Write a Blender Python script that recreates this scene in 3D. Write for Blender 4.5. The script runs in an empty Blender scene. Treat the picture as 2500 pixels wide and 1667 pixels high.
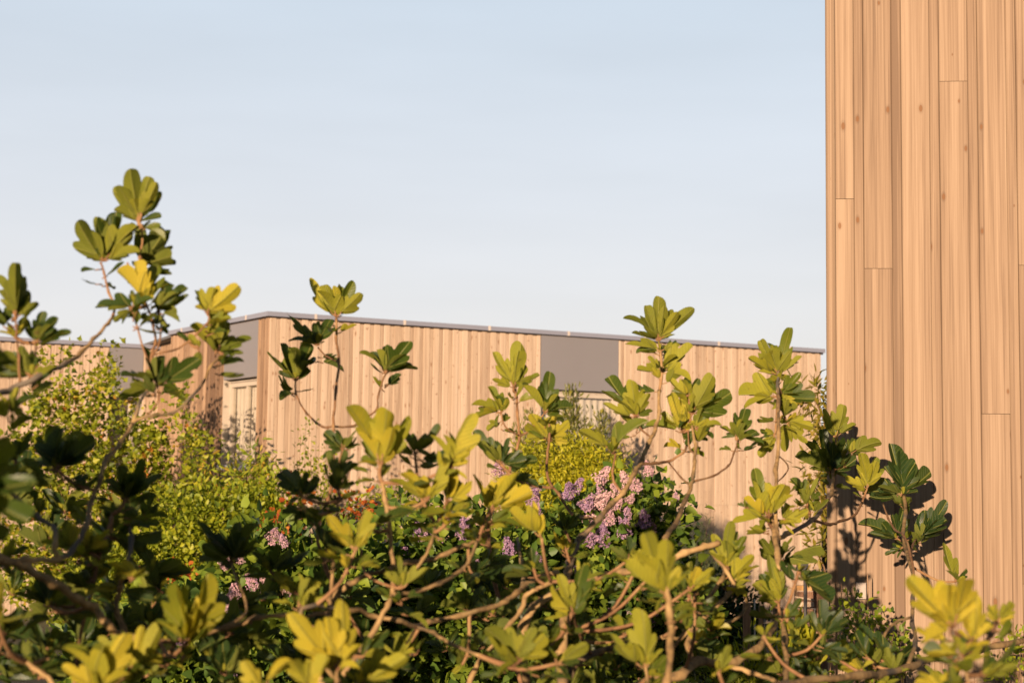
import bpy, math, random
import numpy as np
from mathutils import Vector, Matrix

random.seed(11)
rng = np.random.default_rng(5)
scene = bpy.context.scene
col = scene.collection

# ------------------------------------------------------------------ camera
F = 4028.0                      # focal length in photo pixels (photo 2500 wide)
CAM = Vector((0.0, 0.0, 1.6))
PITCH = math.atan(359.5 / F)
ROLL = 0.013
fw = Vector((0, math.cos(PITCH), math.sin(PITCH)))
r0 = Vector((1, 0, 0))
u0 = Vector((0, -math.sin(PITCH), math.cos(PITCH)))
rt = r0 * math.cos(ROLL) + u0 * math.sin(ROLL)
up = u0 * math.cos(ROLL) - r0 * math.sin(ROLL)
cam_data = bpy.data.cameras.new("camera")
cam = bpy.data.objects.new("camera", cam_data)
col.objects.link(cam)
cam_data.sensor_width = 36.0
cam_data.lens = 36.0 * F / 2500.0
cam_data.clip_start = 0.05
cam_data.clip_end = 3000.0
M = Matrix((rt, up, -fw)).transposed().to_4x4()
M.translation = CAM
cam.matrix_world = M
cam_data.dof.use_dof = True
cam_data.dof.focus_distance = 7.4
cam_data.dof.aperture_fstop = 4.4
cam_data.dof.aperture_blades = 9
scene.camera = cam

# ------------------------------------------------------------------ light
SUN_AZ = math.radians(17.0)     # behind the camera, this much to its left
SUN_EL = math.radians(7.5)
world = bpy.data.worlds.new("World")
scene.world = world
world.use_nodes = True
wn = world.node_tree
bg = wn.nodes["Background"]
sky = wn.nodes.new("ShaderNodeTexSky")
sky.sky_type = 'NISHITA'
sky.sun_disc = False
sky.sun_elevation = SUN_EL
sky.sun_rotation = math.pi + SUN_AZ
sky.air_density = 1.0
sky.dust_density = 0.6
sky.ozone_density = 1.0
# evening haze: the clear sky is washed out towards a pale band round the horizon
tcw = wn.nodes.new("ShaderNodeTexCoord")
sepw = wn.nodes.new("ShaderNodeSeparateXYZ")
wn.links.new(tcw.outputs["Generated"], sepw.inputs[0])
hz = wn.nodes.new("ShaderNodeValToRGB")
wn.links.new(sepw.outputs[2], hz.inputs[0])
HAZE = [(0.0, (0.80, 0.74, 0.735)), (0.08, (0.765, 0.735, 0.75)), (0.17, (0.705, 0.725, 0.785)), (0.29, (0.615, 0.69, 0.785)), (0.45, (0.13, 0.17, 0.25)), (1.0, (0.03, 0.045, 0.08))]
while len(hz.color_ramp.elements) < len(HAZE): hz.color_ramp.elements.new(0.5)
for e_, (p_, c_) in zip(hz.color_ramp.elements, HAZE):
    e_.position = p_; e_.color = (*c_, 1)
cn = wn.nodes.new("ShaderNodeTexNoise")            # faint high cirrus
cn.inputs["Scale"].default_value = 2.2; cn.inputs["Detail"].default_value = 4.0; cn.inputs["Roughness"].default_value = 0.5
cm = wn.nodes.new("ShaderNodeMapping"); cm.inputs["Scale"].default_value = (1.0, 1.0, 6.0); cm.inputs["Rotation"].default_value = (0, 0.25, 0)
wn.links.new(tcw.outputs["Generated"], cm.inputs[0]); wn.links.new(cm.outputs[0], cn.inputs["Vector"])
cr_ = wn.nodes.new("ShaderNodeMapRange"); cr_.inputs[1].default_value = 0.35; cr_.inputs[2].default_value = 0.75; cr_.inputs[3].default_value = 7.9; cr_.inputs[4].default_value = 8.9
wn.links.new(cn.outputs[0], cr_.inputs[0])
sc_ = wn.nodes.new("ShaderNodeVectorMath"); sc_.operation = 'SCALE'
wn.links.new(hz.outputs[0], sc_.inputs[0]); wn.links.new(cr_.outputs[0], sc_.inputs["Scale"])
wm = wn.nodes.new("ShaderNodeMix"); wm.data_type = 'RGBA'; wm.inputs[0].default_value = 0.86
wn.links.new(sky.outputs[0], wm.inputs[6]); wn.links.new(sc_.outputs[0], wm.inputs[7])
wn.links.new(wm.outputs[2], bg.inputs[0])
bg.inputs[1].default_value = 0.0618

sun_data = bpy.data.lights.new("sun", 'SUN')
sun_data.energy = 4.9
sun_data.angle = math.radians(0.55)
sun_data.color = (1.0, 0.73, 0.50)
sun = bpy.data.objects.new("sun", sun_data)
col.objects.link(sun)
to_sun = Vector((-math.sin(SUN_AZ) * math.cos(SUN_EL), -math.cos(SUN_AZ) * math.cos(SUN_EL), math.sin(SUN_EL)))
sun.rotation_euler = to_sun.to_track_quat('Z', 'Y').to_euler()
sun.location = (-6, -20, 8)

scene.view_settings.view_transform = 'Standard'
scene.view_settings.look = 'None'
scene.view_settings.exposure = 1.12
scene.view_settings.gamma = 1.0
scene.render.engine = 'CYCLES'
scene.cycles.max_bounces = 8
scene.cycles.transparent_max_bounces = 8
scene.cycles.use_denoising = True

# ------------------------------------------------------------------ pixel -> world
def ray(px, py):
    return fw * F + rt * (px - 1250.0) - up * (py - 833.5)

def at(px, py, depth):
    d = ray(px, py)
    return CAM + d * (depth / d.y)

def to_px(p):
    v = Vector(p) - CAM
    z = v.dot(fw)
    return (1250.0 + F * v.dot(rt) / z, 833.5 - F * v.dot(up) / z)

def on_plane(px, py, p0, n):
    d = ray(px, py)
    t = (Vector((p0[0], p0[1], 0)) - CAM).dot(Vector((n[0], n[1], 0))) / d.dot(Vector((n[0], n[1], 0)))
    return CAM + d * t

# ------------------------------------------------------------------ objects
ORG = {}
def link(o, parent=None):
    col.objects.link(o)
    if parent is not None:
        o.parent = parent
    return o

def thing(name, label, cat, loc, group=None):
    o = bpy.data.objects.new(name, None)
    o.empty_display_size = 0.1
    o.location = loc
    col.objects.link(o)
    o["label"] = label
    o["category"] = cat
    if group:
        o["group"] = group
    ORG[o.name] = Vector(loc)
    return o

def mesh_obj(name, verts, faces, mats, parent=None, smooth=False, uvs=None, attr=None, fmat=None, attr2=None):
    """verts in world space; parent's origin is subtracted."""
    V = np.asarray(verts, dtype=np.float32).reshape(-1, 3)
    org = ORG.get(parent.name, Vector((0, 0, 0))) if parent is not None else Vector((0, 0, 0))
    V = V - np.array(org, dtype=np.float32)
    me = bpy.data.meshes.new(name)
    if isinstance(faces, np.ndarray):
        k = faces.shape[1]
        me.vertices.add(len(V)); me.vertices.foreach_set("co", V.ravel())
        me.loops.add(faces.size); me.loops.foreach_set("vertex_index", faces.astype(np.int32).ravel())
        me.polygons.add(len(faces))
        me.polygons.foreach_set("loop_start", np.arange(0, faces.size, k, dtype=np.int32))
        me.update(calc_edges=True)
    else:
        me.from_pydata(V.tolist(), [], faces)
        me.update()
    if not isinstance(mats, (list, tuple)):
        mats = [mats]
    for m in mats:
        me.materials.append(m)
    if fmat is not None:
        me.polygons.foreach_set("material_index", np.asarray(fmat, dtype=np.int32))
    if smooth:
        me.polygons.foreach_set("use_smooth", np.ones(len(me.polygons), dtype=bool))
    if uvs is not None:                       # per vertex uv
        uvl = me.uv_layers.new(name="UVMap")
        li = np.empty(len(me.loops), dtype=np.int32); me.loops.foreach_get("vertex_index", li)
        uvl.data.foreach_set("uv", np.asarray(uvs, dtype=np.float32)[li].ravel())
    if attr is not None:
        a = me.attributes.new("tint", 'FLOAT', 'POINT')
        a.data.foreach_set("value", np.asarray(attr, dtype=np.float32))
    if attr2 is not None:
        a = me.attributes.new("age", 'FLOAT', 'POINT')
        a.data.foreach_set("value", np.asarray(attr2, dtype=np.float32))
    o = bpy.data.objects.new(name, me)
    link(o, parent)
    ORG[o.name] = org
    return o

def tag(o, label, cat, group=None):
    o["label"] = label; o["category"] = cat
    if group: o["group"] = group

class MB:
    """collects verts, faces, uvs, tints"""
    def __init__(s):
        s.v = []; s.f = []; s.uv = []; s.t = []; s.m = []
    def add(s, verts, faces, uv=None, tint=0.5, mi=0):
        b = len(s.v)
        s.v += [tuple(p) for p in verts]
        s.f += [tuple(i + b for i in f) for f in faces]
        s.uv += uv if uv is not None else [(0, 0)] * len(verts)
        s.t += [tint] * len(verts)
        s.m += [mi] * len(faces)
    def box(s, c, ax, ay, az, tint=0.5, mi=0):
        """centre and three half-axis vectors"""
        c = Vector(c)
        P = []
        for k in (-1, 1):
            for i, j in ((-1, -1), (1, -1), (1, 1), (-1, 1)):
                P.append(c + ax * i + ay * j + az * k)
        fs = [(0, 3, 2, 1), (4, 5, 6, 7), (0, 1, 5, 4), (1, 2, 6, 5), (2, 3, 7, 6), (3, 0, 4, 7)]
        s.add(P, fs, [(p.x + p.y, p.z) for p in P], tint, mi)
    def prism(s, poly, z0, z1, tint=0.5, mi=0):
        n = len(poly)
        P = [(x, y, z0) for x, y in poly] + [(x, y, z1) for x, y in poly]
        fs = [tuple(range(n - 1, -1, -1)), tuple(range(n, 2 * n))]
        fs += [(i, (i + 1) % n, n + (i + 1) % n, n + i) for i in range(n)]
        s.add(P, fs, [(p[0] + p[1], p[2]) for p in P], tint, mi)
    def tube(s, pts, radii, seg=7, tint=0.5, mi=0, cap=True):
        pts = [Vector(p) for p in pts]
        n = len(pts)
        if n < 2: return
        V = []; uv = []
        t = (pts[1] - pts[0]).normalized()
        ref = Vector((0, 0, 1)) if abs(t.z) < 0.9 else Vector((1, 0, 0))
        nn = t.cross(ref).normalized()
        L = 0.0
        for i, p in enumerate(pts):
            t = (pts[min(i + 1, n - 1)] - pts[max(i - 1, 0)])
            if t.length < 1e-9: t = Vector((0, 0, 1))
            t.normalize()
            nn = (nn - t * nn.dot(t))
            if nn.length < 1e-6: nn = t.cross(Vector((1, 0.3, 0.2)))
            nn.normalize()
            bb = t.cross(nn)
            if i: L += (p - pts[i - 1]).length
            for k in range(seg):
                a = 2 * math.pi * k / seg
                V.append(p + (nn * math.cos(a) + bb * math.sin(a)) * radii[i])
                uv.append((k / seg, L))
        fs = []
        for i in range(n - 1):
            for k in range(seg):
                k2 = (k + 1) % seg
                fs.append((i * seg + k, i * seg + k2, (i + 1) * seg + k2, (i + 1) * seg + k))
        if cap:
            fs.append(tuple(range(seg - 1, -1, -1)))
            fs.append(tuple((n - 1) * seg + k for k in range(seg)))
        s.add(V, fs, uv, tint, mi)
    def build(s, name, mats, parent=None, smooth=False):
        return mesh_obj(name, s.v, s.f, mats, parent, smooth, s.uv, s.t, s.m)

# ------------------------------------------------------------------ materials
def new_mat(name):
    m = bpy.data.materials.new(name)
    m.use_nodes = True
    nt = m.node_tree
    return m, nt, nt.nodes["Principled BSDF"], nt.nodes["Material Output"]

def N(nt, t, **kw):
    n = nt.nodes.new(t)
    for k, v in kw.items():
        if k.startswith("i_"):
            n.inputs[k[2:]].default_value = v
        else:
            setattr(n, k, v)
    return n

ALB = 0.66
def ramp(nt, stops):
    n = nt.nodes.new("ShaderNodeValToRGB")
    e = n.color_ramp.elements
    while len(e) < len(stops): e.new(0.5)
    for i, (p, c) in enumerate(stops):
        e[i].position = p
        e[i].color = (c[0] * ALB, c[1] * ALB, c[2] * ALB, 1)
    return n

def mathn(nt, op, a, b=None, c=None):
    n = nt.nodes.new("ShaderNodeMath"); n.operation = op
    for i, x in enumerate((a, b, c)):
        if x is None: continue
        if isinstance(x, (int, float)): n.inputs[i].default_value = x
        else: nt.links.new(x, n.inputs[i])
    return n.outputs[0]

def mixc(nt, mode, fac, a, b):
    n = nt.nodes.new("ShaderNodeMix"); n.data_type = 'RGBA'; n.blend_type = mode
    for sock, x in ((n.inputs[0], fac), (n.inputs[6], a), (n.inputs[7], b)):
        if isinstance(x, (int, float)): sock.default_value = x
        elif isinstance(x, tuple): sock.default_value = (x[0], x[1], x[2], 1)
        else: nt.links.new(x, sock)
    return n.outputs[2]

def wood_mat(name, light, mid, dark, grain=(70, 2.2), streak=(16, 0.55), knot=(6.0, 1.5), knot_r=0.1, stain=0.35, bump=0.25, crack=0.0, tw=0.26, rpos=(0.30, 0.52, 0.74), band=(3.1, 0.8), kkeep=0.74, kcol=None):
    m, nt, bs, out = new_mat(name)
    L = nt.links
    uv = N(nt, "ShaderNodeUVMap")
    def mapped(sx, sy):
        mp = N(nt, "ShaderNodeMapping"); mp.inputs["Scale"].default_value = (sx, sy, 1)
        L.new(uv.outputs[0], mp.inputs[0]); return mp.outputs[0]
    at_ = N(nt, "ShaderNodeAttribute", attribute_name="tint")
    # knots bend the grain a little
    vk = N(nt, "ShaderNodeTexVoronoi", i_Scale=1.0, i_Randomness=0.9); vk.voronoi_dimensions = '2D'
    L.new(mapped(*knot), vk.inputs["Vector"])
    sep = N(nt, "ShaderNodeSeparateColor"); L.new(vk.outputs["Color"], sep.inputs[0])
    rad = mathn(nt, 'MULTIPLY', sep.outputs[0], knot_r)
    kd = mathn(nt, 'DIVIDE', vk.outputs["Distance"], mathn(nt, 'ADD', rad, 0.015))
    keep = mathn(nt, 'GREATER_THAN', sep.outputs[1], kkeep)
    kmask = N(nt, "ShaderNodeMapRange", i_1=0) if False else N(nt, "ShaderNodeMapRange")
    kmask.inputs["From Min"].default_value = 1.05; kmask.inputs["From Max"].default_value = 0.85
    L.new(kd, kmask.inputs["Value"])
    kfac = mathn(nt, 'MULTIPLY', kmask.outputs[0], keep)
    halo = N(nt, "ShaderNodeMapRange"); halo.inputs["From Min"].default_value = 2.0; halo.inputs["From Max"].default_value = 0.9
    L.new(kd, halo.inputs["Value"])
    hfac = mathn(nt, 'MULTIPLY', halo.outputs[0], keep)
    n1 = N(nt, "ShaderNodeTexNoise", i_Scale=1.0, i_Detail=5.0, i_Roughness=0.62, i_Distortion=0.35)
    L.new(mapped(*grain), n1.inputs["Vector"])
    n2 = N(nt, "ShaderNodeTexNoise", i_Scale=1.0, i_Detail=3.0, i_Roughness=0.55, i_Distortion=0.6)
    L.new(mapped(*streak), n2.inputs["Vector"])
    n3 = N(nt, "ShaderNodeTexNoise", i_Scale=1.0, i_Detail=2.0, i_Roughness=0.5)
    L.new(mapped(*band), n3.inputs["Vector"])
    g = mathn(nt, 'ADD', mathn(nt, 'MULTIPLY', n1.outputs[0], 0.55), mathn(nt, 'MULTIPLY', n2.outputs[0], 0.6))
    g = mathn(nt, 'ADD', g, mathn(nt, 'MULTIPLY', mathn(nt, 'SUBTRACT', at_.outputs["Fac"], 0.5), tw))
    g = mathn(nt, 'SUBTRACT', g, mathn(nt, 'MULTIPLY', hfac, 0.10))
    rp = ramp(nt, [(rpos[0], dark), (rpos[1], mid), (rpos[2], light)])
    L.new(g, rp.inputs[0])
    st = N(nt, "ShaderNodeMapRange"); st.inputs["From Min"].default_value = 0.52; st.inputs["From Max"].default_value = 0.78
    L.new(n3.outputs[0], st.inputs["Value"])
    c = mixc(nt, 'MULTIPLY', mathn(nt, 'MULTIPLY', st.outputs[0], stain), rp.outputs[0], (0.72, 0.68, 0.66))
    c = mixc(nt, 'MIX', mathn(nt, 'MULTIPLY', kfac, 0.75), c, kcol or (dark[0] * 0.5, dark[1] * 0.36, dark[2] * 0.25))
    if crack:
        nc = N(nt, "ShaderNodeTexNoise", i_Scale=1.0, i_Detail=1.0, i_Roughness=0.5)
        L.new(mapped(26, 22), nc.inputs["Vector"])
        cr = mathn(nt, 'GREATER_THAN', nc.outputs[0], 0.71)
        c = mixc(nt, 'MIX', mathn(nt, 'MULTIPLY', cr, crack), c, (dark[0] * 0.5, dark[1] * 0.42, dark[2] * 0.36))
    L.new(c, bs.inputs["Base Color"])
    bs.inputs["Roughness"].default_value = 0.72
    bs.inputs["Specular IOR Level"].default_value = 0.25
    bp = N(nt, "ShaderNodeBump", i_Strength=bump, i_Distance=0.004)
    L.new(g, bp.inputs["Height"]); L.new(bp.outputs[0], bs.inputs["Normal"])
    return m

def plain(name, c, rough=0.6, metal=0.0, spec=0.4, var=0.06, scale=6.0):
    m, nt, bs, out = new_mat(name)
    tc = N(nt, "ShaderNodeTexCoord")
    n = N(nt, "ShaderNodeTexNoise", i_Scale=scale, i_Detail=4.0)
    nt.links.new(tc.outputs["Object"], n.inputs["Vector"])
    a = tuple(x * (1 - var) for x in c); b = tuple(min(1, x * (1 + var)) for x in c)
    rp = ramp(nt, [(0.3, a), (0.7, b)])
    nt.links.new(n.outputs[0], rp.inputs[0]); nt.links.new(rp.outputs[0], bs.inputs["Base Color"])
    bs.inputs["Roughness"].default_value = rough
    bs.inputs["Metallic"].default_value = metal
    bs.inputs["Specular IOR Level"].default_value = spec
    return m

def leaf_mat(name, stops, trans=0.35, trans_col=(1.0, 1.0, 0.6), rough=0.5, spec=0.3, gain=1.6):
    """small leaves: colour picked by each leaf's own tint"""
    m, nt, bs, out = new_mat(name)
    a = N(nt, "ShaderNodeAttribute", attribute_name="tint")
    rp = ramp(nt, stops)
    nt.links.new(a.outputs["Fac"], rp.inputs[0])
    nt.links.new(rp.outputs[0], bs.inputs["Base Color"])
    bs.inputs["Roughness"].default_value = rough
    bs.inputs["Specular IOR Level"].default_value = spec
    tr = N(nt, "ShaderNodeBsdfTranslucent")
    c = mixc(nt, 'MULTIPLY', 1.0, rp.outputs[0], tuple(x * gain for x in trans_col))
    nt.links.new(c, tr.inputs[0])
    mx = N(nt, "ShaderNodeMixShader", i_0=0) if False else N(nt, "ShaderNodeMixShader")
    mx.inputs[0].default_value = trans
    nt.links.new(bs.outputs[0], mx.inputs[1]); nt.links.new(tr.outputs[0], mx.inputs[2])
    nt.links.new(mx.outputs[0], out.inputs[0])
    return m

def fig_leaf_mat():
    m, nt, bs, out = new_mat("fig_leaf")
    L = nt.links
    a = N(nt, "ShaderNodeAttribute", attribute_name="tint")
    uv = N(nt, "ShaderNodeUVMap")
    sx = N(nt, "ShaderNodeSeparateXYZ"); L.new(uv.outputs[0], sx.inputs[0])
    ax = mathn(nt, 'ABSOLUTE', sx.outputs[0])
    y = sx.outputs[1]
    # midrib, side rib of each lobe, fine pinnate veins
    mid = N(nt, "ShaderNodeMapRange"); mid.inputs["From Min"].default_value = 0.028; mid.inputs["From Max"].default_value = 0.006
    L.new(ax, mid.inputs["Value"])
    dl = mathn(nt, 'ABSOLUTE', mathn(nt, 'SUBTRACT', mathn(nt, 'MULTIPLY', ax, 0.72), mathn(nt, 'MULTIPLY', mathn(nt, 'SUBTRACT', y, 0.04), 0.69)))
    lat = N(nt, "ShaderNodeMapRange"); lat.inputs["From Min"].default_value = 0.022; lat.inputs["From Max"].default_value = 0.005
    L.new(dl, lat.inputs["Value"])
    ph = mathn(nt, 'SUBTRACT', mathn(nt, 'MULTIPLY', y, 60.0), mathn(nt, 'MULTIPLY', ax, 48.0))
    fine = N(nt, "ShaderNodeMapRange"); fine.inputs["From Min"].default_value = 0.82; fine.inputs["From Max"].default_value = 1.0
    L.new(mathn(nt, 'SINE', ph), fine.inputs["Value"])
    v = mathn(nt, 'MAXIMUM', mathn(nt, 'MAXIMUM', mid.outputs[0], lat.outputs[0]), mathn(nt, 'MULTIPLY', fine.outputs[0], 0.35))
    tc = N(nt, "ShaderNodeTexCoord")
    no = N(nt, "ShaderNodeTexNoise", i_Scale=22.0, i_Detail=3.0); L.new(tc.outputs["Object"], no.inputs["Vector"])
    tt = mathn(nt, 'ADD', a.outputs["Fac"], mathn(nt, 'MULTIPLY', mathn(nt, 'SUBTRACT', no.outputs[0], 0.5), 0.35))
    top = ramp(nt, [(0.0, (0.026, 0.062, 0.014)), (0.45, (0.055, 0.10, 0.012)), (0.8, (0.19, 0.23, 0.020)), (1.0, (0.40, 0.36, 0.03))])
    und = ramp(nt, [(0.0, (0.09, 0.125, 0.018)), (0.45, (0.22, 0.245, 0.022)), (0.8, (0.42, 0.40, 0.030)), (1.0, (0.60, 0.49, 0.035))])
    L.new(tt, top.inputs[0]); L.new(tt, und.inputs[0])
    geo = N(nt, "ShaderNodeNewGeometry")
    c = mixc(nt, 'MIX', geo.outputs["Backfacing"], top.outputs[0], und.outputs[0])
    c = mixc(nt, 'MIX', mathn(nt, 'MULTIPLY', v, 0.55), c, (0.34, 0.34, 0.08))
    sp = N(nt, "ShaderNodeTexNoise", i_Scale=55.0, i_Detail=2.0); L.new(tc.outputs["Object"], sp.inputs["Vector"])
    spm = N(nt, "ShaderNodeMapRange"); spm.inputs["From Min"].default_value = 0.70; spm.inputs["From Max"].default_value = 0.76
    L.new(sp.outputs[0], spm.inputs["Value"])
    c = mixc(nt, 'MIX', mathn(nt, 'MULTIPLY', spm.outputs[0], 0.6), c, (0.10, 0.055, 0.02))
    L.new(c, bs.inputs["Base Color"])
    rgh = mixc(nt, 'MIX', geo.outputs["Backfacing"], (0.42, 0.42, 0.42), (0.7, 0.7, 0.7))
    L.new(rgh, bs.inputs["Roughness"])
    bs.inputs["Specular IOR Level"].default_value = 0.32
    bp = N(nt, "ShaderNodeBump", i_Strength=0.8, i_Distance=0.004)
    L.new(mathn(nt, 'SUBTRACT', 1.0, v), bp.inputs["Height"]); L.new(bp.outputs[0], bs.inputs["Normal"])
    tr = N(nt, "ShaderNodeBsdfTranslucent")
    c2 = mixc(nt, 'MULTIPLY', 1.0, und.outputs[0], (1.5, 1.5, 0.7))
    L.new(c2, tr.inputs[0])
    mx = N(nt, "ShaderNodeMixShader"); mx.inputs[0].default_value = 0.36
    L.new(bs.outputs[0], mx.inputs[1]); L.new(tr.outputs[0], mx.inputs[2])
    L.new(mx.outputs[0], out.inputs[0])
    return m

def bark_mat(name, a, b, c, lich=0.0):
    m, nt, bs, out = new_mat(name)
    tc = N(nt, "ShaderNodeTexCoord")
    n = N(nt, "ShaderNodeTexNoise", i_Scale=9.0, i_Detail=5.0, i_Roughness=0.65)
    nt.links.new(tc.outputs["Object"], n.inputs["Vector"])
    uv = N(nt, "ShaderNodeUVMap")
    mp = N(nt, "ShaderNodeMapping"); mp.inputs["Scale"].default_value = (2.0, 55, 1); nt.links.new(uv.outputs[0], mp.inputs[0])
    n2 = N(nt, "ShaderNodeTexNoise", i_Scale=1.0, i_Detail=3.0); nt.links.new(mp.outputs[0], n2.inputs["Vector"])
    g = mathn(nt, 'ADD', mathn(nt, 'MULTIPLY', n.outputs[0], 0.7), mathn(nt, 'MULTIPLY', n2.outputs[0], 0.3))
    rp = ramp(nt, [(0.36, a), (0.5, b), (0.66, c)])
    nt.links.new(g, rp.inputs[0])
    n3 = N(nt, "ShaderNodeTexNoise", i_Scale=3.2, i_Detail=3.0); nt.links.new(tc.outputs["Object"], n3.inputs["Vector"])
    mr = N(nt, "ShaderNodeMapRange"); mr.inputs["From Min"].default_value = 0.54; mr.inputs["From Max"].default_value = 0.63
    nt.links.new(n3.outputs[0], mr.inputs["Value"])
    gc = mixc(nt, 'MIX', mathn(nt, 'MULTIPLY', mr.outputs[0], lich), rp.outputs[0], (0.085, 0.078, 0.07))
    nt.links.new(gc, bs.inputs["Base Color"])
    bs.inputs["Roughness"].default_value = 0.8
    bs.inputs["Specular IOR Level"].default_value = 0.2
    bp = N(nt, "ShaderNodeBump", i_Strength=0.6, i_Distance=0.004)
    nt.links.new(g, bp.inputs["Height"]); nt.links.new(bp.outputs[0], bs.inputs["Normal"])
    return m

W_FACADE = wood_mat("larch_cladding", (0.635, 0.49, 0.365), (0.555, 0.415, 0.295), (0.39, 0.275, 0.19), grain=(140, 2.6), streak=(34, 0.6), knot=(9.0, 3.4), knot_r=0.07, stain=0.4, kkeep=0.5, crack=0.8, rpos=(0.36, 0.55, 0.70))
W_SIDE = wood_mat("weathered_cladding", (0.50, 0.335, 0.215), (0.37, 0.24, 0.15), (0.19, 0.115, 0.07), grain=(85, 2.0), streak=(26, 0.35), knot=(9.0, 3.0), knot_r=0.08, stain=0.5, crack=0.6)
W_TOWER = wood_mat("pine_cladding", (0.43, 0.308, 0.208), (0.335, 0.229, 0.149), (0.215, 0.140, 0.090), grain=(130, 1.4), streak=(26, 0.26), knot=(9.0, 4.4), knot_r=0.06, stain=0.9, bump=0.35, tw=0.09, band=(10.0, 0.22), rpos=(0.41, 0.55, 0.70), kkeep=0.76, kcol=(0.15, 0.065, 0.022))
W_FENCE = wood_mat("fence_timber", (0.42, 0.27, 0.16), (0.30, 0.18, 0.10), (0.16, 0.09, 0.05), grain=(60, 2.0), knot=(8, 2.5), stain=0.4)
W_ORANGE = wood_mat("new_timber", (0.55, 0.33, 0.14), (0.46, 0.26, 0.10), (0.30, 0.16, 0.06), grain=(60, 2.0), knot=(8, 2.5), stain=0.2)
M_PANEL = plain("grey_panel", (0.238, 0.228, 0.242), 0.45, 0.0, 0.4, 0.03, 1.5)
M_COPING = plain("coping_metal", (0.27, 0.285, 0.36), 0.45, 0.0, 0.5, 0.03, 2.0)
M_JOINT = plain("coping_joint", (0.62, 0.55, 0.50), 0.5)
M_SHADOW_STRIP = plain("painted_shadow_strip", (0.05, 0.03, 0.02), 0.8)  # near-black strip paints the shadow line under the copings
M_FRAME = plain("window_frame_wood", (0.56, 0.48, 0.39), 0.5)
M_DARKFRAME = plain("dark_frame", (0.05, 0.04, 0.035), 0.5)
M_CURTAIN = plain("curtain_cloth", (0.68, 0.60, 0.52), 0.9, 0, 0.1)
M_ROOF = plain("roof_felt", (0.15, 0.15, 0.16), 0.8)
M_BLACK = plain("black_metal", (0.02, 0.02, 0.022), 0.45)
M_WIRE = plain("galvanised_wire", (0.55, 0.53, 0.50), 0.4, 0.6)
M_PALE = plain("pale_plastic", (0.40, 0.33, 0.28), 0.5)
M_BARK = bark_mat("fig_bark", (0.085, 0.06, 0.035), (0.36, 0.23, 0.10), (0.58, 0.40, 0.18), 0.85)
M_TWIG = bark_mat("fig_twig", (0.14, 0.07, 0.035), (0.32, 0.17, 0.08), (0.44, 0.28, 0.13))
M_STEM = bark_mat("shrub_stem", (0.12, 0.07, 0.04), (0.24, 0.14, 0.08), (0.36, 0.22, 0.12))
M_FIG = fig_leaf_mat()

def glass_mat():
    m, nt, bs, out = new_mat("window_glass")
    nt.nodes.remove(bs)
    t = N(nt, "ShaderNodeBsdfTransparent"); t.inputs[0].default_value = (0.95, 0.95, 0.93, 1)
    g = N(nt, "ShaderNodeBsdfGlossy"); g.inputs["Roughness"].default_value = 0.02
    fr = N(nt, "ShaderNodeLayerWeight"); fr.inputs[0].default_value = 0.25
    mx = N(nt, "ShaderNodeMixShader")
    nt.links.new(mathn(nt, 'ADD', mathn(nt, 'MULTIPLY', fr.outputs[1], 0.22), 0.03), mx.inputs[0])
    nt.links.new(t.outputs[0], mx.inputs[1]); nt.links.new(g.outputs[0], mx.inputs[2])
    nt.links.new(mx.outputs[0], out.inputs[0])
    return m
M_GLASS = glass_mat()

def soil_mat():
    m, nt, bs, out = new_mat("garden_ground")
    tc = N(nt, "ShaderNodeTexCoord")
    n = N(nt, "ShaderNodeTexNoise", i_Scale=0.6, i_Detail=8.0, i_Roughness=0.7)
    nt.links.new(tc.outputs["Object"], n.inputs["Vector"])
    rp = ramp(nt, [(0.35, (0.06, 0.045, 0.03)), (0.5, (0.09, 0.085, 0.035)), (0.65, (0.07, 0.10, 0.025))])
    nt.links.new(n.outputs[0], rp.inputs[0]); nt.links.new(rp.outputs[0], bs.inputs["Base Color"])
    bs.inputs["Roughness"].default_value = 0.95
    n2 = N(nt, "ShaderNodeTexNoise", i_Scale=14.0, i_Detail=6.0)
    nt.links.new(tc.outputs["Object"], n2.inputs["Vector"])
    bp = N(nt, "ShaderNodeBump", i_Strength=0.8, i_Distance=0.05)
    nt.links.new(n2.outputs[0], bp.inputs["Height"]); nt.links.new(bp.outputs[0], bs.inputs["Normal"])
    return m

# ------------------------------------------------------------------ ground
gr = mesh_obj("ground", [(-900, -300, 0), (900, -300, 0), (900, 2000, 0), (-900, 2000, 0)], [(0, 1, 2, 3)], soil_mat())
gr["kind"] = "structure"

# ------------------------------------------------------------------ cladding
def V2(v): return Vector((v[0], v[1], 0))

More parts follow.
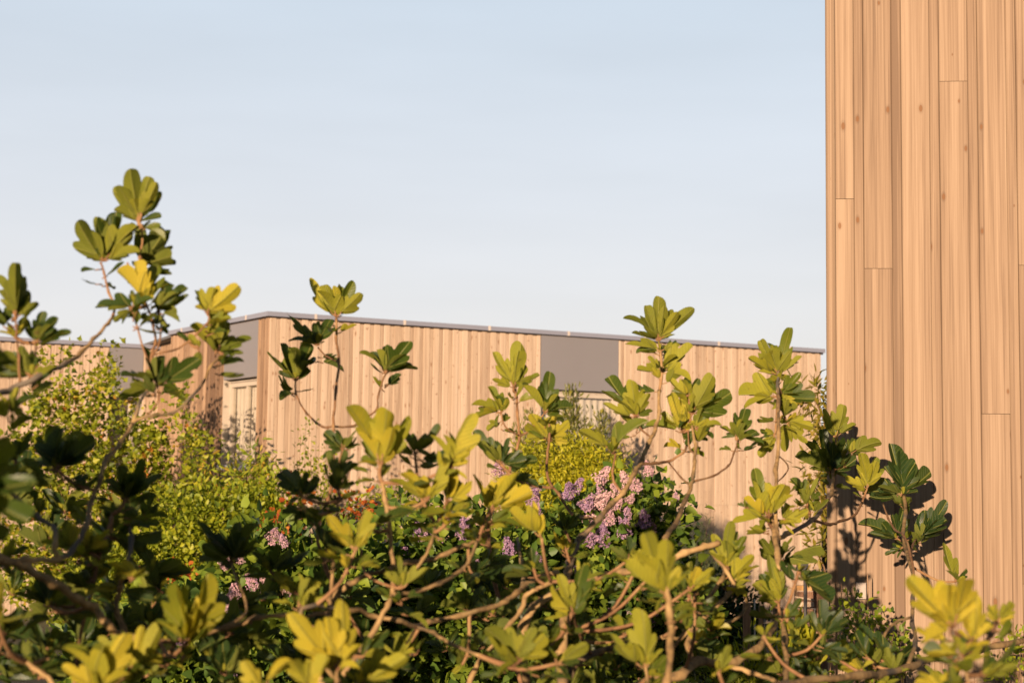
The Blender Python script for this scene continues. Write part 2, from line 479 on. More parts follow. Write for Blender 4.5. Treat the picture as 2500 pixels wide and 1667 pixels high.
def cladding(mb, o, d, n, s0, s1, z0, z1, module, bw, proud, low, holes=(), zj=None, bev=0.0025, seed=1, paint=None, gap=0.0008):
    """vertical board-on-board cladding on the plane through o along d, facing n"""
    R = random.Random(seed)
    d = V2(d); n = V2(n); o = V2(o)
    s = s0; idx = 0
    while s < s1 - 1e-4:
        for kind in (0, 1):
            a = s if kind == 0 else s + bw
            b = s + bw if kind == 0 else s + module
            a = max(a, s0); b = min(b, s1)
            if b - a < 0.002: continue
            ru, rv, tint = R.uniform(0, 50), R.uniform(0, 50), R.random()
            if kind == 1: tint = tint * 0.6
            cuts = sorted({a, b} | {x for h in holes for x in h[:2] if a < x < b})
            js = list(zj(idx, kind, R)) if zj else []
            for c0, c1 in zip(cuts[:-1], cuts[1:]):
                if c1 - c0 < 0.004: continue
                segs = [(z0, z1)]
                for h in holes:
                    if h[0] <= (c0 + c1) / 2 <= h[1]:
                        ns = []
                        for (p, q) in segs:
                            if h[2] >= q or h[3] <= p: ns.append((p, q)); continue
                            if h[2] > p: ns.append((p, h[2]))
                            if h[3] < q: ns.append((h[3], q))
                        segs = ns
                fin = []
                for (p, q) in segs:
                    zz = [p] + sorted(j for j in js if p + .05 < j < q - .05) + [q]
                    fin += [(zz[i] + (0.0006 if i else 0), zz[i + 1] - (0.0006 if i < len(zz) - 2 else 0), i) for i in range(len(zz) - 1)]
                for (p, q, ji) in fin:
                    pr = proud if kind == 0 else low
                    pr += R.uniform(-0.0012, 0.0012)
                    g = gap
                    A, B = c0 + g, c1 - g
                    tt = min(1, max(0, tint + (R.uniform(-.3, .3) if ji else 0)))
                    if paint: tt = paint(idx, kind, tt)
                    vo = rv + ji * 7.3
                    P, UV = [], []
                    for (e, off, i_) in ((0, -0.012, 0), (0, pr - bev, 1), (bev, pr, 2)):
                        for (ss, zz_) in ((A + e, p + e * .12), (B - e, p + e * .12), (B - e, q - e * .12), (A + e, q - e * .12)):
                            w = o + d * ss + n * off
                            P.append((w.x, w.y, zz_))
                            UV.append((ru + (ss - a), vo + zz_))
                    fs = [(8, 9, 10, 11)]
                    for base in (0, 4):
                        for i in range(4):
                            j = (i + 1) % 4
                            fs.append((base + i, base + j, base + 4 + j, base + 4 + i))
                    mb.add(P, fs, UV, tt)
        s += module; idx += 1

def offs(pts, o):
    """offset an open polyline of 2-D points to its right side"""
    out = []
    n = len(pts)
    nr = []
    for i in range(n - 1):
        t = (Vector(pts[i + 1]) - Vector(pts[i])).normalized()
        nr.append(Vector((t.y, -t.x)))
    for i in range(n):
        if i == 0: out.append(Vector(pts[0]) + nr[0] * o)
        elif i == n - 1: out.append(Vector(pts[-1]) + nr[-1] * o)
        else:
            b = (nr[i - 1] + nr[i]).normalized()
            out.append(Vector(pts[i]) + b * (o / max(.2, b.dot(nr[i]))))
    return [(p.x, p.y) for p in out]

def curtain(mb, o, d, n, s0, s1, z0, z1, off, amp=0.006, per=0.09):
    k = max(8, int((s1 - s0) / 0.006))
    P = []
    for z in (z0, z1):
        for i in range(k + 1):
            s = s0 + (s1 - s0) * i / k
            a = off + amp * math.sin(s * 2 * math.pi / per + 0.6 * math.sin(s * 9))
            w = V2(o) + V2(d) * s + V2(n) * a
            P.append((w.x, w.y, z))
    mb.add(P, [(i, i + 1, k + 2 + i, k + 1 + i) for i in range(k)])

def wbox(mb, o, d, n, s0, s1, z0, z1, n0, n1, tint=.5, mi=0):
    o, d, n = V2(o), V2(d), V2(n)
    c = o + d * ((s0 + s1) / 2) + n * ((n0 + n1) / 2); c.z = (z0 + z1) / 2
    mb.box(c, d * ((s1 - s0) / 2), n * ((n1 - n0) / 2) * (1 if n1 > n0 else -1), Vector((0, 0, (z1 - z0) / 2)), tint, mi)

# --- main house
P0 = at(659, 761, 17.0); ZR = P0.z
def depth_for_z(px, py, z):
    d = ray(px, py); return CAM + d * ((z - CAM.z) / d.z)
P1 = depth_for_z(2004, 852, ZR)
PE = depth_for_z(420, 808, ZR)
d1 = Vector((P1.x - P0.x, P1.y - P0.y, 0)); LEN1 = d1.length; d1.normalize()
d2 = Vector((PE.x - P0.x, PE.y - P0.y, 0)); LEN2 = d2.length; d2.normalize()
n1 = Vector((d1.y, -d1.x, 0))
n2 = Vector((-d2.y, d2.x, 0))
if n1.y > 0: n1 = -n1
if n2.x > 0: n2 = -n2
def sz(px, py, o, d, n):
    p = on_plane(px, py, o, n)
    return (p - Vector((o.x, o.y, 0))).dot(d), p.z
house = thing("timber_house", "pale timber-clad flat-roofed house with grey panels above its windows, behind the shrubs", "house", (P0.x, P0.y, 0))
CT = 0.048
zt = ZR - CT - 0.014
pL, zPT = sz(1320, 817, P0, d1, n1); pR, _ = sz(1511, 829, P0, d1, n1); _, zPB = sz(1347, 950, P0, d1, n1)
_, zSill = sz(1480, 1117, P0, d1, n1)
_, zJoint = sz(1740, 1232, P0, d1, n1)
holeF = (pL, pR, zSill, zPT)
mb = MB()
cladding(mb, P0, d1, n1, 0.0, LEN1, 0.02, zt, 0.1185, 0.074, 0.0055, 0.0005, [holeF], bev=0.0035, zj=lambda i, k, R: ([zJoint] if R.random() < .75 else []) + ([R.uniform(1.6, 3.0)] if R.random() < .12 else []), seed=4)
mb.build("wall", W_FACADE, house)
qR, _ = sz(633, 781, P0, d2, n2); qL, _ = sz(550, 800, P0, d2, n2); _, zQB = sz(630, 918, P0, d2, n2); _, zQT = sz(633, 779, P0, d2, n2)
_, zQS = sz(600, 1140, P0, d2, n2)
holeS = (qR, qL, zQS, zQT)
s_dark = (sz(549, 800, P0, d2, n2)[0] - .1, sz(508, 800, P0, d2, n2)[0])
mb = MB()
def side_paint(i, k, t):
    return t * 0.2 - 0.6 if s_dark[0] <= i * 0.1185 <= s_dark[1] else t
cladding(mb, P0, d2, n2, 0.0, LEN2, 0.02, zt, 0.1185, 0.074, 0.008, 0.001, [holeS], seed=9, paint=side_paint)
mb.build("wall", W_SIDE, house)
# hidden walls and roof close the volume
BK = 5.0
B1 = P1 + (-n1) * BK; BE = PE + d1 * 0.2 + (-n1) * (BK - LEN2 + 0.0)
core = MB()
def wallseg(mb, a, b, z0, z1, th=0.1):
    a, b = V2(a), V2(b); t = (b - a).normalized(); nn = Vector((-t.y, t.x, 0))
    mb.prism([(a.x, a.y), (b.x, b.y), (b.x + nn.x * th, b.y + nn.y * th), (a.x + nn.x * th, a.y + nn.y * th)], z0, z1)
wallseg(core, P1 - n1 * 0.03 - d1 * 0.02, B1 - d1 * 0.02, 0, ZR - 0.07)
wallseg(core, B1 - d1 * 0.15, BE + d1 * 0.1, 0, ZR - 0.07)
wallseg(core, BE + d1 * .1, PE - n2 * 0.04 + d1 * .15, 0, ZR - 0.07)
core.build("back_wall", W_SIDE, house)
rf = MB()
ring = offs([(PE.x, PE.y), (P0.x, P0.y), (P1.x, P1.y)], -0.02)
rf.prism(ring + [(B1.x, B1.y), (BE.x, BE.y)], ZR - 0.062, ZR - 0.03)
rf.build("roof", M_ROOF, house)
cp = MB()
line = [(PE.x, PE.y), (P0.x, P0.y), (P1.x + d1.x * .035, P1.y + d1.y * .035)]
line[0] = (PE.x + d2.x * .03, PE.y + d2.y * .03)
outer = offs(line, 0.045); inner = offs(line, -0.16)
sgn = 1
if (Vector(outer[1]) - Vector((P0.x, P0.y))).dot(Vector((n1.x, n1.y))) < 0:
    outer, inner = offs(line, -0.045), offs(line, 0.16); sgn = -1
for i in range(2):
    cp.prism([outer[i], outer[i + 1], inner[i + 1], inner[i]], ZR - CT, ZR)
coping = cp.build("coping", M_COPING, house)
gp = MB()
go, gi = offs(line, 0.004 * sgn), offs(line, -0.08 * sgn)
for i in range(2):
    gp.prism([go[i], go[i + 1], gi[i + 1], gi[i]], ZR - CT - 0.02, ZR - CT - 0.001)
gp.build("painted_shadow_strip", M_SHADOW_STRIP, house)
for px in (767, 984, 1191, 1384, 1570, 1750, 1923):
    s_, _ = sz(px, 780, P0, d1, n1)
    j = MB(); wbox(j, P0, d1, n1, s_ - .014, s_ + .014, ZR - CT - .001, ZR + .003, -0.15, 0.049)
    j.build("coping_joint", M_JOINT, coping)
for px in (610, 453):
    s_, _ = sz(px, 775, P0, d2, n2)
    j = MB(); wbox(j, P0, d2, n2, s_ - .014, s_ + .014, ZR - CT - .001, ZR + .003, -0.15, 0.049)
    j.build("coping_joint", M_JOINT, coping)

def window(house, o, d, n, s0, s1, zs, zpb, zpt, recess, frame_mat, mull, mw=0.012, curtain_on=True, jamb=0.0, pane_in=0.02):
    """grey panel over a recessed window; s0..s1 hole, zs sill, zpb/zpt panel bottom and top"""
    m = MB(); wbox(m, o, d, n, s0 + .006, s1 - .006, zpb, zpt - .006, -0.05, 0.006)
    pn = m.build("overpanel", M_PANEL, house)
    # reveals
    m = MB()
    wbox(m, o, d, n, s0, s0 + 0.012, zs, zpb - .002, -recess, 0.004)
    wbox(m, o, d, n, s1 - 0.012, s1, zs, zpb - .002, -recess, 0.004)
    wbox(m, o, d, n, s0 + .013, s1 - .013, zpb - .03, zpb - .018, -recess, -0.06)
    rv = m.build("reveal", M_FRAME, house)
    m = MB()
    zf = zpb - .034; w = 0.035
    wbox(m, o, d, n, s0 + .013, s0 + .013 + w + jamb, zs + .03, zf, -recess - .03, -recess + .03)
    wbox(m, o, d, n, s1 - .013 - w, s1 - .013, zs + .03, zf, -recess - .03, -recess + .03)
    wbox(m, o, d, n, s0 + .014 + w + jamb, s1 - .014 - w, zf - .045, zf - .001, -recess - .028, -recess + .028)
    wbox(m, o, d, n, s0 + .014 + w + jamb, s1 - .014 - w, zs + .031, zs + .075, -recess - .028, -recess + .028)
    for q in mull:
        sm = s0 + (s1 - s0) * q
        wbox(m, o, d, n, sm - mw, sm + mw, zs + .076, zf - .046, -recess - .026, -recess + .026)
    win = m.build("window", frame_mat, house)
    m = MB(); wbox(m, o, d, n, s0 + .02, s1 - .02, zs + .04, zf - .01, -recess - .006, -recess + .006)
    m.build("pane", M_GLASS, win)
    m = MB(); wbox(m, o, d, n, s0 - .02, s1 + .02, zs - .03, zs + .028, -recess - .02, 0.05)
    m.build("sill", M_COPING, win)
    m = MB(); curtain(m, o, d, n, s0 + .0, s1, zs + .03, zpb, -recess - .05)
    m.build("curtain", M_CURTAIN, house, smooth=True)
window(house, P0, d1, n1, pL, pR, zSill, zPB, zPT, 0.07, M_FRAME, [0.42])
window(house, P0, d2, n2, qR, qL, zQS, zQB, zQT, 0.10, M_FRAME, [0.5], mw=0.006)

# --- annex to the left
A0 = at(418, 845, 20.6); ZA = A0.z
A_L = on_plane(-140, 830, A0, n1)
sA0 = (A_L - A0).dot(d1)
sA1 = 0.25
annex = thing("timber_annex", "lower timber-clad flat-roofed building at the far left behind the leafy maple-like shrub", "house", (A0.x, A0.y, 0))
aL, aPT = sz(267, 838, A0, d1, n1); aR, _ = sz(352, 845, A0, d1, n1); _, aPB = sz(300, 962, A0, d1, n1); _, aS = sz(300, 1150, A0, d1, n1)
mb = MB()
cladding(mb, A0, d1, n1, sA0, sA1, 0.02, ZA - .06, 0.1185, 0.074, 0.008, 0.001, [(aL, aR, aS, aPT)], seed=14)
mb.build("wall", W_FACADE, annex)
m = MB()
a_, b_ = A0 + d1 * sA0, A0 + d1 * sA1
wallseg(m, b_ - n1 * .03, b_ - n1 * 3.0, 0, ZA - .07); wallseg(m, b_ - n1 * 3.0, a_ - n1 * 3.0, 0, ZA - .07); wallseg(m, a_ - n1 * 3.0, a_ - n1 * .03, 0, ZA - .07)
m.build("back_wall", W_SIDE, annex)
m = MB(); wbox(m, A0, d1, n1, sA0, sA1, ZA - .062, ZA - .03, -3.0, -0.02); m.build("roof", M_ROOF, annex)
m = MB(); wbox(m, A0, d1, n1, sA0 - .03, sA1 + .03, ZA - .048, ZA, -0.16, 0.045); m.build("coping", M_COPING, annex)
m = MB(); wbox(m, A0, d1, n1, sA0, sA1, ZA - .07, ZA - .049, -0.08, 0.004); m.build("painted_shadow_strip", M_SHADOW_STRIP, annex)
window(annex, A0, d1, n1, aL, aR, aS, aPB, aPT, 0.14, M_DARKFRAME, [0.5])

# --- tall timber tower on the right
TD = 7.0
T0 = at(2018, 900, TD)
ta = math.radians(6.0)
dT = Vector((math.cos(ta), -math.sin(ta), 0)); nT = Vector((-math.sin(ta), -math.cos(ta), 0))
TZ = 5.2; TW = 2.6
tower = thing("timber_tower", "tall pine-clad building rising out of the frame at the right", "building", (T0.x, T0.y, 0))
K = TD / F
def tz(px, py): return on_plane(px, py, T0, nT).z
tj = {0: [tz(2050, 486.5)], 1: [tz(2145, 656)], 3: [tz(2310, 200)], 4: [tz(2400, 1010)], 5: [tz(2490, 648), tz(2470, 1425)]}
def tjoint(i, k, R):
    if k == 0: return tj.get(i, [])
    return [R.uniform(.6, 5)] if R.random() < .05 else []
mb = MB()
mod = 92.2 * K
cladding(mb, T0, dT, nT, 0, TW, 0.02, TZ, mod, 68.5 * K, 0.006, 0.001, [], tjoint, bev=0.003, seed=23, gap=0.0003,
         paint=lambda i, k, t: (-1.1 if (i == 1 and k == 1) else t))
mb.build("wall", W_TOWER, tower)
m = MB()
bdir = Vector((math.sin(math.radians(15)), math.cos(math.radians(15)), 0))
q0 = T0 - nT * .012; q1 = T0 + dT * TW - nT * .012
m.prism([(q0.x + .02, q0.y + .05), (q1.x, q1.y + .05), (q1.x + bdir.x * 3, q1.y + bdir.y * 3), (q0.x + bdir.x * 3, q0.y + bdir.y * 3)], 0, TZ - .05)
m.build("back_wall", W_SIDE, tower)
m = MB()
r_ = 0.022
pe = T0 + dT * (r_ * 1.0)
m.tube([(pe.x, pe.y + .003, 0.02), (pe.x, pe.y + .003, TZ)], [r_, r_], 12, tint=1.0)
m.build("corner_bead", W_TOWER, tower, smooth=True)
m = MB(); wbox(m, T0, dT, nT, -.05, TW + .03, TZ, TZ + .05, -3.0, .06); m.build("coping", M_COPING, tower)
# ------------------------------------------------------------------ small-leaved plants
def unit(a):
    return a / np.maximum(np.linalg.norm(a, axis=1, keepdims=True), 1e-9)

SHAPES = {  # (position along the leaf, half width) of two pairs of side points
    'oval': ((0.28, 0.30), (0.68, 0.27)),
    'heart': ((0.18, 0.40), (0.55, 0.32)),
    'lance': ((0.30, 0.13), (0.65, 0.12)),
    'maple': ((0.35, 0.48), (0.62, 0.20)),
    'petal': ((0.35, 0.36), (0.80, 0.36)),
    'needle': ((0.3, 0.06), (0.7, 0.055)),
}
def leaves(name, P, A, L, shape, mat, parent, tint, nup=0.5, fold=0.18, curl=0.12):
    """one mesh of small folded leaves: P base points, A axes, L lengths"""
    n = len(P)
    A = unit(A)
    R = rng.normal(size=(n, 3)); R[:, 2] += nup * 2
    Nn = unit(R - A * np.sum(R * A, axis=1, keepdims=True))
    S = np.cross(A, Nn)
    L = np.asarray(L).reshape(-1, 1)
    (y1, w1), (y2, w2) = SHAPES[shape]
    cr = curl * rng.uniform(-1, 1.4, size=(n, 1))
    def pt(x, y, z): return P + A * (L * y) + S * (L * x) + Nn * (L * (z - cr * y * y))
    V = np.stack([pt(0, 0, 0), pt(w1, y1, fold * w1 * 2), pt(w2, y2, fold * w2 * 2), pt(0, 1.0, 0), pt(-w2, y2, fold * w2 * 2), pt(-w1, y1, fold * w1 * 2)], axis=1).reshape(-1, 3)
    b = (np.arange(n) * 6)[:, None]
    Fc = np.concatenate([b + np.array([[0, 1, 2, 3]]), b + np.array([[0, 3, 4, 5]])], axis=0)
    return mesh_obj(name, V, Fc, mat, parent, True, None, np.repeat(np.clip(tint, 0, 1), 6))

def spire_pts(spires, depth, dspread, per_px=0.09, clump=9, cr=0.05):
    """clump centres up a set of upright shoots given as (px, top, bottom, half width)"""
    C = []
    for sp in spires:
        px, t, b, hw = sp[:4]
        lean = sp[4] if len(sp) > 4 else 0
        n = max(3, int((b - t) * (hw + 8) * per_px / 10))
        for _ in range(n):
            f = rng.random() ** 0.85
            w = hw * 0.85 * (0.14 + 0.86 * min(1, f * 1.5))
            x = px + lean * f + rng.normal() * w * 0.55
            y = t + (b - t) * f
            dd = depth + rng.normal() * dspread * (0.3 + f)
            C.append((at(x, y, dd), f))
    return C

def lump_pts(lumps, depth, n_per=60, flat=0.8):
    C = []
    for (px, py, rx, ry) in lumps:
        c = at(px, py, depth); k = depth / F
        n = max(8, int(n_per * (rx * ry) / 6000.0))
        for _ in range(n):
            v = rng.normal(size=3); v /= np.linalg.norm(v)
            r = 0.55 + 0.45 * rng.random() ** 0.6
            p = c + Vector((v[0] * rx * k * r, v[1] * min(rx, ry) * k * r * flat, v[2] * ry * k * r))
            if p.z < 0.03: p.z = 0.03 + rng.random() * 0.1
            C.append((p, 0.5 - 0.5 * v[2]))
    return C

def fill_clumps(C, k, r, L, up=0.6, out=0.5, jitter=0.35, tr=0.25, tbase=0.5, tvar=0.3):
    """leaves round clump centres"""
    P, A, T, LL = [], [], [], []
    for (c, f) in C:
        ct = tbase + rng.normal() * tr * 0.6 
        q = rng.normal(size=(k, 3)) * r
        a = q / max(r, 1e-6) * out + rng.normal(size=(k, 3)) * jitter
        a[:, 2] += up
        P.append(np.array(c)[None, :] + q); A.append(a)
        T.append(np.full(k, ct) + rng.normal(size=k) * tvar * 0.5)
        LL.append(L * rng.uniform(0.6, 1.25, size=k))
    return np.concatenate(P), np.concatenate(A), np.concatenate(LL), np.concatenate(T)

def stems(parent, base, C, n, r0_, r1_, name="stem", mat=None, spread=0.12):
    mb = MB()
    idx = rng.choice(len(C), size=min(n, len(C)), replace=False)
    for i in idx:
        e = Vector(C[i][0])
        b = Vector((base[0] + (e.x - base[0]) * 0.25 + rng.normal() * spread * .4, base[1] + (e.y - base[1]) * .25 + rng.normal() * spread * .4, 0.0))
        mid = b.lerp(e, 0.5) + Vector((rng.normal() * .05, rng.normal() * .05, rng.normal() * .03)) + (Vector((base[0], base[1], 0)) - Vector((e.x, e.y, 0))) * 0.1
        pts = []
        for t in np.linspace(0, 1, 7):
            pts.append(b * (1 - t) ** 2 + mid * 2 * t * (1 - t) + e * t * t + Vector((rng.normal(), rng.normal(), 0)) * 0.006)
        mb.tube(pts, [r0_ + (r1_ - r0_) * t for t in np.linspace(0, 1, 7)], 5)
    return mb.build(name, mat or M_STEM, parent, True)

def clear_of_walls(C):
    """keep foliage in front of the house and tower faces"""
    out = []
    for (p, f) in C:
        ok = True
        for (o, n) in ((P0, n1), (A0, n1)):
            pass
        q = Vector((p.x, p.y, 0))
        if (q - V2(P0)).dot(n1) < 0.06 and (q - V2(P0)).dot(n2) < 0.06: ok = False
        if (q - V2(T0)).dot(nT) < 0.05 and (q - V2(T0)).dot(dT) > -0.06 and p.y < 11: ok = False
        if ok: out.append((p, f))
    return out

def shrub(name, label, cat, px, depth, C, k, r, L, shape, mat, nst=14, rs=(0.009, 0.003), group=None, stem_mat=None, nup=.5, **kw):
    b = at(px, 1200, depth)
    t = thing(name, label, cat, (b.x, b.y, 0), group)
    C = clear_of_walls(C)
    P, A, LL, T = fill_clumps(C, k, r, L, **kw)
    leaves("foliage", P, A, LL, shape, mat, t, T, nup=nup)
    stems(t, (b.x, b.y), C, nst, rs[0], rs[1], mat=stem_mat)
    return t, C

G_MAPLE = leaf_mat("maple_leaf", [(0.0, (0.09, 0.13, 0.010)), (0.35, (0.27, 0.32, 0.020)), (0.80, (0.47, 0.46, 0.032)), (0.97, (0.54, 0.33, 0.045)), (1.0, (0.48, 0.19, 0.03))], 0.35)
G_GREEN = leaf_mat("broad_leaf", [(0.0, (0.06, 0.11, 0.012)), (0.5, (0.22, 0.30, 0.02)), (0.85, (0.42, 0.46, 0.035)), (1.0, (0.50, 0.34, 0.04))], 0.32)
G_BUSH = leaf_mat("bush_leaf", [(0.0, (0.08, 0.13, 0.010)), (0.5, (0.27, 0.33, 0.020)), (1.0, (0.50, 0.50, 0.033))], 0.35)
G_GOLD = leaf_mat("golden_leaf", [(0.0, (0.16, 0.19, 0.012)), (0.5, (0.44, 0.45, 0.022)), (1.0, (0.68, 0.60, 0.035))], 0.35)
G_LAUREL = leaf_mat("laurel_leaf", [(0.0, (0.05, 0.065, 0.015)), (0.5, (0.15, 0.16, 0.028)), (1.0, (0.32, 0.29, 0.055))], 0.2, rough=0.4)
G_LILAC = leaf_mat("lilac_leaf", [(0.0, (0.028, 0.065, 0.014)), (0.5, (0.09, 0.165, 0.022)), (1.0, (0.27, 0.35, 0.035))], 0.28)
G_DARK = leaf_mat("dark_leaf", [(0.0, (0.016, 0.035, 0.010)), (0.6, (0.035, 0.065, 0.014)), (1.0, (0.07, 0.10, 0.02))], 0.2)
G_ROSE = leaf_mat("needle_leaf", [(0.0, (0.035, 0.055, 0.02)), (0.6, (0.07, 0.095, 0.03)), (1.0, (0.16, 0.18, 0.05))], 0.15)
G_WISP = leaf_mat("wispy_leaf", [(0.0, (0.12, 0.12, 0.015)), (0.5, (0.24, 0.21, 0.02)), (1.0, (0.40, 0.27, 0.035))], 0.35)
F_LILAC = leaf_mat("lilac_flower", [(0.0, (0.30, 0.17, 0.34)), (0.35, (0.52, 0.34, 0.54)), (0.7, (0.80, 0.50, 0.58)), (1.0, (0.95, 0.67, 0.66))], 0.3, (1, 1, 1), 0.7, 0.2, 1.2)
F_ORANGE = leaf_mat("orange_flower", [(0.0, (0.30, 0.05, 0.015)), (0.5, (0.48, 0.12, 0.022)), (1.0, (0.60, 0.24, 0.04))], 0.3, (1, 1, .8), 0.7, 0.2, 1.2)
F_RED = leaf_mat("red_flower", [(0.0, (0.30, 0.02, 0.03)), (1.0, (0.45, 0.06, 0.06))], 0.25, (1, 1, 1), 0.7, 0.2, 1.1)

# tall maple-like shrub at the left
sp = [(262, 836, 980, 24), (228, 918, 1180, 34), (165, 925, 1300, 40), (112, 866, 905, 9), (163, 862, 890, 7), (100, 955, 1400, 40), (35, 1060, 1450, 38),
      (300, 995, 1420, 46), (352, 985, 1450, 42), (440, 934, 1020, 13), (470, 1055, 1320, 36), (516, 1058, 1115, 18, -20), (385, 1050, 1450, 50), (240, 1100, 1500, 55), (130, 1200, 1500, 60), (455, 1020, 1060, 12)]
C = spire_pts(sp, 16.0, 0.30, 0.040)
shrub("maple_shrub", "tall airy shrub of small yellow-green leaves with orange shoot tips at the left", "shrub", 270, 16.0, C, 13, 0.062, 0.064, 'maple', G_MAPLE, 30, (0.010, 0.002), up=0.15, jitter=0.6, tr=0.3, tbase=0.46, tvar=0.36)

sp = [(510, 1118, 1420, 36), (570, 1098, 1380, 20), (625, 1083, 1380, 28), (592, 1150, 1480, 52), (656, 1112, 1270, 15), (540, 1180, 1480, 40)]
C = spire_pts(sp, 14.8, 0.22, 0.075)
shrub("drooping_shrub", "green shrub with drooping pointed leaves below the narrow corner window of the house", "shrub", 580, 14.8, C, 9, 0.06, 0.080, 'lance', G_GREEN, 16, up=-0.6, out=0.4, jitter=0.4, tr=0.25, tbase=0.72, tvar=0.32, nup=0.1)

C = lump_pts([(560, 1270, 105, 80), (450, 1340, 120, 130), (665, 1225, 50, 55), (350, 1430, 120, 130), (600, 1390, 100, 110), (480, 1490, 130, 130), (250, 1480, 110, 120)], 13.2, 70)
shrub("boxwood_shrub", "low bushy yellow-green shrub of very small leaves, between the maple-like shrub and the lilacs", "shrub", 480, 13.2, C, 18, 0.060, 0.048, 'oval', G_BUSH, 24, up=0.25, jitter=0.5, tr=0.3, tbase=0.52)

C = spire_pts([(758, 1028, 1180, 16), (735, 1060, 1080, 16), (795, 1090, 1260, 16), (730, 1140, 1200, 34), (800, 1165, 1280, 30)], 15.6, 0.12, 0.045)
C += lump_pts([(700, 1165, 30, 14), (745, 1150, 40, 12), (800, 1200, 40, 28)], 15.6, 40)
shrub("wispy_shrub", "thin wispy yellow-green shrub against the pale boards right of the corner window", "shrub", 770, 15.6, C, 7, 0.045, 0.04, 'oval', G_BUSH, 14, (0.006, 0.002), up=0.1, jitter=0.6, tbase=0.6)
C = lump_pts([(955, 1205, 52, 40), (1000, 1235, 60, 50), (880, 1262, 66, 56), (960, 1290, 90, 60)], 15.0, 42)
shrub("loose_shrub", "loose pale green shrub in front of the wall behind the left lilac", "shrub", 940, 15.0, C, 10, 0.06, 0.042, 'oval', G_BUSH, 16, (0.007, 0.002), up=0.1, jitter=0.6, tbase=0.55)

# conical laurel and golden bush in front of the wide window
C = spire_pts([(1396, 934, 1200, 22), (1468, 1004, 1200, 18), (1432, 1022, 1200, 22), (1296, 1010, 1200, 16), (1345, 1060, 1240, 24), (1392, 1000, 1240, 34), (1272, 1055, 1240, 24), (1452, 1055, 1240, 30), (1330, 1060, 1240, 30), (1420, 1080, 1240, 40), (1500, 1090, 1240, 14)], 17.5, 0.12, 0.10)
shrub("laurel_shrub", "olive-green conical shrub with upright pointed shoots in front of the wide window", "shrub", 1390, 17.5, C, 9, 0.048, 0.062, 'lance', G_LAUREL, 16, up=1.1, out=0.35, jitter=0.3, tr=0.3, tbase=0.5, tvar=0.35)
C = lump_pts([(1355, 1118, 92, 58), (1425, 1145, 82, 62), (1288, 1165, 62, 62), (1486, 1150, 52, 44), (1340, 1235, 90, 90), (1400, 1290, 130, 90), (1265, 1240, 75, 95), (1470, 1250, 90, 90)], 14.2, 150)
shrub("golden_bush", "rounded golden yellow-green bush right behind the pink lilac flowers", "shrub", 1380, 14.2, C, 15, 0.05, 0.05, 'lance', G_GOLD, 18, up=-0.1, out=.5, jitter=0.5, tr=0.3, tbase=0.55, tvar=0.35)

# needle-leaved shrub at the foot of the wall
C = spire_pts([(1668, 1285, 1470, 8), (1700, 1268, 1470, 9), (1728, 1262, 1470, 9), (1655, 1308, 1470, 9), (1640, 1345, 1480, 10), (1742, 1325, 1480, 10), (1685, 1320, 1480, 16), (1715, 1310, 1480, 16), (1760, 1350, 1480, 12)], 15.4, 0.12, 0.12)
shrub("rosemary_shrub", "dark needle-leaved shrub with upright sprigs at the foot of the wall right of the lilac", "shrub", 1700, 15.4, C, 14, 0.03, 0.045, 'needle', G_ROSE, 18, (0.006, 0.002), up=1.0, jitter=0.5, tbase=0.45)

# wispy tree between house and tower
C = lump_pts([(1978, 962, 34, 30), (2006, 1000, 22, 44), (1995, 1200, 26, 55), (2010, 1340, 18, 60), (2030, 1120, 30, 150)], 11.6, 90)
b = at(2026, 1200, 11.6)
wt = thing("slender_tree", "slender tree with narrow yellow leaves peeping out between the house end and the tall building", "tree", (b.x, b.y, 0))
P, A, LL, T = fill_clumps(C, 8, 0.06, 0.075, up=-0.35, out=0.6, jitter=0.5, tbase=0.5)
leaves("crown", P, A, LL, 'lance', G_WISP, wt, T, nup=0.2)
m = MB(); zt_ = at(2026, 960, 11.6)
m.tube([(b.x, b.y, 0), (b.x + .02, b.y, .8), (b.x - .01, b.y, 1.6), (zt_.x, zt_.y, zt_.z)], [0.03, 0.024, 0.016, 0.006], 7)
for c_, f_ in C[::9]:
    z_ = max(0.3, c_.z - 0.3)
    m.tube([(b.x, b.y, z_), ((b.x + c_.x) / 2, (b.y + c_.y) / 2, c_.z - .08), tuple(c_)], [0.008, 0.006, 0.003], 5)
m.build("trunk", M_STEM, wt, True)

# dark hedges
C = lump_pts([(1750, 1490, 75, 85), (1640, 1520, 80, 80), (1690, 1590, 110, 100), (1810, 1580, 80, 90), (1700, 1450, 50, 40)], 13.4, 80)
shrub("dark_shrub", "dense dark green shrub behind the wire fence left of the reddish post", "shrub", 1720, 13.4, C, 20, 0.07, 0.045, 'oval', G_DARK, 12, up=.3, tbase=.5)
hc = at(2000, 1195, 30)
C = []
for _ in range(900):
    C.append((Vector((hc.x + rng.uniform(-2.2, 2.2), 30 + rng.uniform(-.5, .8), rng.uniform(0.05, 1.78 + .1 * math.sin(rng.random() * 9)))), .5))
hd = thing("clipped_hedge", "dark hedge seen far off through the gap between the house end and the tall building", "hedge", (hc.x, 30, 0))
P, A, LL, T = fill_clumps(C, 14, 0.10, 0.10, tbase=.35)
leaves("foliage", P, A, LL, 'oval', G_DARK, hd, T)
stems(hd, (hc.x, 30), C, 14, 0.02, 0.006)

